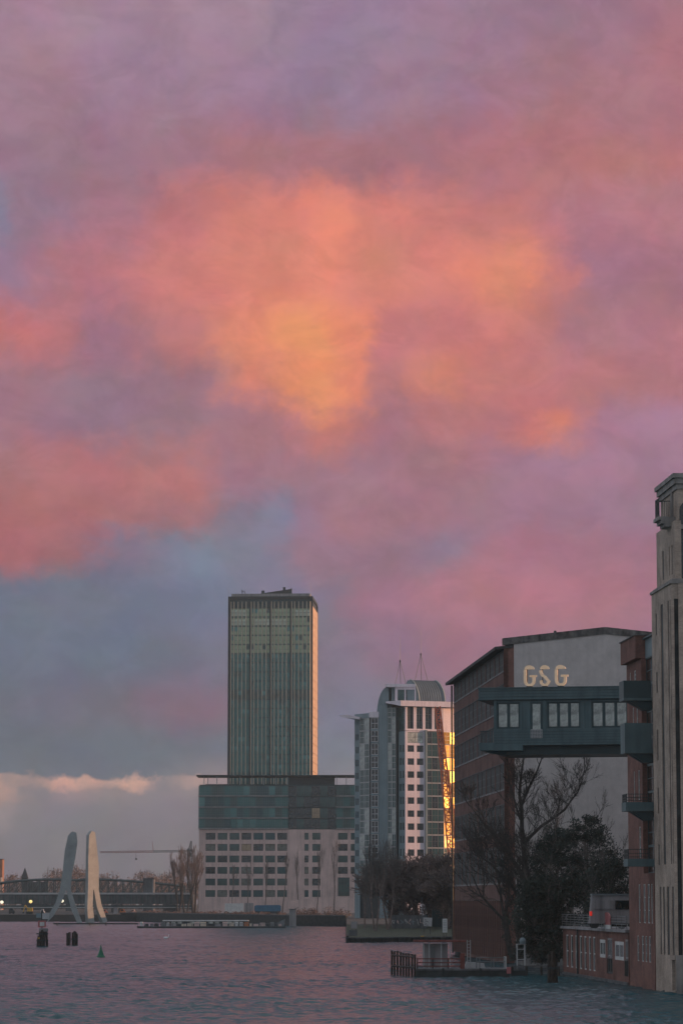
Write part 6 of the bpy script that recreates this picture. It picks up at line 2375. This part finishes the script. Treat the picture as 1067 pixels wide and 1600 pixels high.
# ------------------------------------------------------------------ grass bank furniture
def bank_things():
    # sheet piling along the bank, plank by plank
    f = Facade((b0.x, b0.y), (b1.x + 2, b1.y))
    sp = thing('sheet_piling', 'dark sheet-pile edge of the grass bank', 'retaining wall', (b0.x, b0.y, 0))
    n = 46
    pm = MB().box(-f.L / n * .46, f.L / n * .46, -.16, .2, -.8, .72).mesh('pile_plank', M['piling'])
    for i in range(n):
        f.place('pile_plank', pm, sp, f.L * (i + .5) / n, .0 - .02 * (i % 2), .05 + .14 * (i % 2))
    mb = MB()
    f.box(mb, -.1, f.L, .721, .9, -.25, .3)
    mb.build('capping_beam', M['concrete_dark'], sp)
    # left return wall up to the far quay
    g_ = Facade((a5.x - .02, a5.y + 30), (b0.x - .02, b0.y))
    mb = MB()
    g_.box(mb, 0, g_.L, -.5, 1.2, -.4, 0.02)
    mb.build('return_wall', M['piling'], sp)
    def X(px, py, Y):
        return at(px, py, Y).x
    # left: dark block with a white board on top
    Y = 560
    bx = thing('white_notice_board', 'small white notice board at the left tip of the bank', 'sign', (X(553, 1450, Y), Y, .8))
    MB().box(X(548.5, 1450, Y), X(558, 1450, Y), Y, Y + .1, zat(Y, 1451), zat(Y, 1440)).build('panel', M['concrete'], bx)
    for px in (550, 556.5):
        MB().tube((X(px, 1450, Y), Y + .15, .6), (X(px, 1450, Y), Y + .15, zat(Y, 1441)), .05).build('post', M['dark_metal'], bx)
    MB().box(X(545, 1450, Y), X(558, 1450, Y), Y - .8, Y - .2, .76, zat(Y, 1453)).build('plinth', M['concrete_dark'], bx)
    Y = 575
    bx = thing('graffiti_board', 'scrawled white board on a thin pole on the grass bank', 'sign', (X(668, 1450, Y), Y, .9))
    MB().extrude_y([(X(661.5, 1440, Y), zat(Y, 1447)), (X(674, 1440, Y), zat(Y, 1447.5)), (X(675, 1440, Y), zat(Y, 1434)), (X(661, 1440, Y), zat(Y, 1433.5))], Y, Y + .1).build('panel', M['pale_metal'], bx)
    for i in range(4):
        zz = zat(Y, 1436 + i * 2.8)
        MB().tube((X(663, 1440, Y), Y - .02, zz), (X(666 + i % 2 * 3, 1440, Y), Y - .02, zz - .2), .05, n=4).build('scrawl', M['dark_metal'], bx)
    for px in (663, 672):
        MB().tube((X(px, 1450, Y), Y + .15, .7), (X(px, 1450, Y), Y + .15, zat(Y, 1435)), .05).build('post', M['dark_metal'], bx)
    Y = 560
    pl = thing('bank_pole', 'thin grey pole standing at the water edge of the bank', 'pole', (X(659.5, 1450, Y), Y, .8))
    MB().tube((X(659.5, 1450, Y), Y, .6), (X(659.5, 1450, Y), Y, zat(Y, 1402)), .06, .04, 8).build('shaft', M['grey_metal'], pl)
    MB().box(X(657, 1450, Y), X(662, 1450, Y), Y - .2, Y + .2, .76, 1.0).build('foot', M['yellow'], pl)
    Y = 548
    sg = thing('tall_white_sign', 'tall narrow white river sign near the factory corner', 'sign', (X(695, 1450, Y), Y, .8))
    MB().box(X(691, 1450, Y), X(698.5, 1450, Y), Y, Y + .1, zat(Y, 1457), zat(Y, 1435.5)).build('panel', M['white_paint'], sg)
    for i in range(7):
        zz = zat(Y, 1438.5 + 2.6 * i)
        MB().box(X(692.3, 1450, Y), X(697.2, 1450, Y), Y - .012, Y - .002, zz - .06, zz).build('text_line', M['grey_metal'], sg)
    for px in (693, 697):
        MB().tube((X(px, 1450, Y), Y + .16, .6), (X(px, 1450, Y), Y + .16, zat(Y, 1437)), .05).build('post', M['dark_metal'], sg)
    # orange hoarding and dark fence behind
    Y = 630
    hd = thing('orange_hoarding', 'orange red hoarding panel tucked against the factory corner', 'hoarding', (X(702, 1430, Y), Y, GZ))
    MB().box(X(699, 1420, Y), X(709, 1420, Y), Y, Y + .3, GZ - .5, zat(Y, 1371)).build('panel', M['orange'], hd)
    MB().box(X(698, 1420, Y), X(710, 1420, Y), Y - .1, Y + .4, zat(Y, 1371) + .003, zat(Y, 1370)).build('top_rail', M['dark_metal'], hd)
    Y = 612
    gw = thing('graffiti_wall', 'low grey wall smeared with pale graffiti behind the bare trees', 'wall', (X(610, 1440, Y), Y, GZ))
    x0, x1 = X(612, 1440, Y), X(668, 1440, Y)
    MB().box(x0, x1, Y, Y + .4, .8, zat(Y, 1430)).build('wall_segment', M['concrete_dark'], gw)
    rnd = random.Random(6)
    for i in range(9):
        cx_ = x0 + (x1 - x0) * (i + .5) / 9
        pts_ = [Vector((cx_ + rnd.uniform(-.35, .35), Y - .03, zat(Y, 1446) + rnd.uniform(0, 1.3))) for _ in range(5)]
        mb = MB()
        for p, q in zip(pts_, pts_[1:]):
            mb.tube(p, q, .07, n=4)
        mb.build('scrawl', M[['pale_metal', 'wall_pink', 'wall_blue'][i % 3]], gw)
    # blue-black container
    Y = 618
    ct = thing('dark_container', 'dark blue container behind the white sign by the factory', 'container', (X(685, 1430, Y), Y, GZ))
    xa, xb = X(675, 1440, Y), X(706, 1440, Y)
    MB().box(xa, xb, Y, Y + 2.4, GZ - .3, zat(Y, 1421)).build('body', M['teal_dark'], ct)
    for i in range(14):
        MB().box(xa + .1 + i * .27, xa + .22 + i * .27, Y - .05, Y - .002, GZ, zat(Y, 1422)).build('corrugation', M['teal_dark'], ct)


bank_things()


# ------------------------------------------------------------------ jetty in front of the factory
def near_jetty():
    p = on_z(648, 1527, 0)
    Y = p.y
    x = lambda px, Yq=Y: at(px, 1505, Yq).x
    z = lambda py: zat(Y, py)
    j = thing('work_pontoon', 'dark work pontoon with red rails and a flat canopy moored beside the factory', 'pontoon', (p.x, Y, 0))
    MB().box(x(650), x(795), Y, Y + 7, -.4, .62).build('hull', M['hull'], j)
    MB().box(x(649), x(797), Y - .12, Y + 7.1, .623, .78).build('fender', M['concrete_dark'], j)
    for px in (692, 750, 794):
        MB().box(x(px) - .1, x(px) + .1, Y - .2, Y - .13, .0, .85).build('fender_strap', M['dark_metal'], j)
    MB().box(x(791), x(797.5), Y - .25, Y + .3, .35, .95).build('red_bumper', M['red'], j)
    # red rails
    for py in (1497.5, 1503.5, 1509):
        MB().box(x(651), x(724), Y + .4, Y + .5, z(py + 1.6), z(py)).build('red_rail', M['wood_red'], j)
    for px in (652, 676, 700, 722):
        MB().box(x(px) - .06, x(px) + .06, Y + .51, Y + .6, .78, z(1497)).build('rail_post', M['dark_metal'], j)
    MB().box(x(719), x(726), Y + .3, Y + .9, .78, z(1490)).build('red_locker', M['wood_red'], j)
    MB().lathe([(.25, 0), (.28, .25), (.24, .5)], 12, (x(716), Y + .9, z(1496))).build('drum', M['dark_metal'], j)
    # canopy on posts
    MB().box(x(648), x(731), Y + 4.2, Y + 7.0, z(1472.8), z(1470)).build('canopy', M['wood_red'], j)
    for px in (662, 670, 689, 703):
        MB().tube((x(px, Y + 4.4), Y + 4.4, .78), (x(px, Y + 4.4), Y + 4.4, z(1472.9)), .05, n=6).build('canopy_post', M['pale_metal'], j)
    MB().box(x(663), x(702), Y + 5.2, Y + 6.6, .783, z(1476)).build('cabin', M['concrete'], j)
    MB().box(x(675), x(682), Y + 5.13, Y + 5.198, .9, z(1480)).build('cabin_door', M['grey_metal'], j)
    # ladder, white rails
    for px in (731, 736):
        MB().tube((x(px), Y + 2, .78), (x(px), Y + 2, z(1469)), .04, n=5).build('ladder_stile', M['pale_metal'], j)
    for k in range(9):
        zz = .95 + k * .3
        MB().tube((x(731), Y + 2, zz), (x(736), Y + 2, zz), .025, n=4).build('ladder_rung', M['pale_metal'], j)
    for px in (745, 750, 768, 772, 789):
        MB().tube((x(px), Y + 1.2, .78), (x(px), Y + 1.2, z(1496)), .045, n=6).build('rail_post', M['grey_metal'], j)
    for py in (1496.5, 1503):
        MB().tube((x(745), Y + 1.2, z(py)), (x(790), Y + 1.2, z(py)), .04, n=6).build('rail', M['grey_metal'], j)
    MB().box(x(788), x(792), Y + 1.3, Y + 1.7, .783, z(1495)).build('white_cabinet', M['white_paint'], j)
    MB().extrude_y([(x(727), .79), (x(760), .79), (x(758), 1.25), (x(730), 1.4)], Y + 2.6, Y + 3.6).build('stowed_dinghy', M['pale_metal'], j)
    # row of guide piles left of the pontoon
    rnd = random.Random(12)
    words = ['leftmost', 'second', 'third', 'fourth', 'fifth', 'sixth', 'seventh', 'eighth', 'ninth']
    for k in range(9):
        px = 612 + 4.45 * k
        Yp = Y + 9 - k * 1.05
        tp = 1487 + k * .9 + rnd.uniform(-1, 1)
        xx = at(px, 1505, Yp).x
        q = thing('guide_pile', '%s of the slim dark guide piles left of the pontoon' % words[k], 'pile', (xx, Yp, 0), 'guide piles by the pontoon')
        MB().tube((xx, Yp, -.6), (xx + rnd.uniform(-.05, .05), Yp, zat(Yp, tp)), .11, .1, 8).build('shaft', M['wood'], q)
        MB().lathe([(.13, 0), (.13, .1), (.03, .16)], 8, (xx, Yp, zat(Yp, tp))).build('cap', M['dark_metal'], q)
    a_, b_ = at(612, 1505, Y + 8.9), at(648, 1505, Y + .5)
    wb = thing('pile_brace', 'dark horizontal beam tying the guide piles together', 'beam', (a_.x, a_.y, 0))
    for zz in (.9, 1.9):
        MB().tube((a_.x, a_.y - .2, zz), (b_.x, b_.y - .2, zz), .09, n=6).build('beam', M['wood'], wb)
    # landing stage between pontoon and terrace house
    Y2 = Y + 6
    st = thing('landing_stage', 'low wooden landing stage between the pontoon and the brick house', 'jetty', (at(800, 1510, Y2).x, Y2, 0))
    xs = lambda px: at(px, 1510, Y2).x
    for i in range(4):
        MB().box(xs(796), xs(880), Y2 + i * .25, Y2 + .22 + i * .25, .35 + i * .16, .47 + i * .16).build('plank', M['concrete_dark'], st)
    for px in (800, 822, 845, 872):
        MB().tube((xs(px), Y2 - .1, -.5), (xs(px), Y2 - .1, .9), .11).build('post', M['wood'], st)
    MB().box(xs(797), xs(822), Y2 - .4, Y2 - .12, -.1, .5).build('tyre_board', M['dark_metal'], st)
    # white gangway gate
    gt = thing('white_gate', 'small white framed gate on the landing stage at the foot of the ivy tree', 'gate', (xs(815), Y2 + .5, .5))
    for px in (808.5, 820.5):
        MB().box(xs(px) - .06, xs(px) + .06, Y2 + 1.1, Y2 + 1.22, .5, zat(Y2, 1475)).build('upright', M['pale_metal'], gt)
    for py in (1475, 1483, 1499):
        MB().box(xs(808.5) + .062, xs(820.5) - .062, Y2 + 1.12, Y2 + 1.2, zat(Y2, py + 1), zat(Y2, py)).build('crossbar', M['pale_metal'], gt)
    MB().lathe([(.28, 0), (.32, .3), (.22, .55), (.08, .6)], 12, (xs(817.5), Y2 + 1.16, zat(Y2, 1475) + .003)).build('lamp_globe', M['wall_blue'], gt)
    # lone pile
    p = on_z(863, 1536, 0)
    q = thing('timber_dolphin', 'stout dark timber dolphin standing in the water before the brick house', 'mooring post', p)
    for dx, h_ in ((-.28, 2.5), (.0, 2.75), (.28, 2.3)):
        MB().tube((p.x + dx, p.y + abs(dx) * .6, -.6), (p.x + dx * .9, p.y + abs(dx) * .6, h_), .2, .18, 9).build('pile', M['wood'], q)
    MB().box(p.x - .5, p.x + .5, p.y - .24, p.y - .2, 1.2, 1.4).build('band', M['dark_metal'], q)


near_jetty()

# ------------------------------------------------------------------ dusk haze
HAZE_DENSITY = 0.00008
hz = MB().box(-3600, 3600, -500, 4300, -1.6, 152.0).mesh('haze', None) if False else None
hb = MB().box(-3600, 3600, -500, 4300, -1.6, 152.0)
hm = bpy.data.materials.new('haze_air')
hm.use_nodes = True
hn = hm.node_tree.nodes
hn.clear()
ho = hn.new('ShaderNodeOutputMaterial')
hv = hn.new('ShaderNodeVolumePrincipled')
hv.inputs['Color'].default_value = (0.72, 0.92, 1.0, 1)
hv.inputs['Density'].default_value = HAZE_DENSITY
hv.inputs['Anisotropy'].default_value = 0.2
hm.node_tree.links.new(hv.outputs[0], ho.inputs['Volume'])
haze = hb.build('haze', hm)
haze['kind'] = 'stuff'
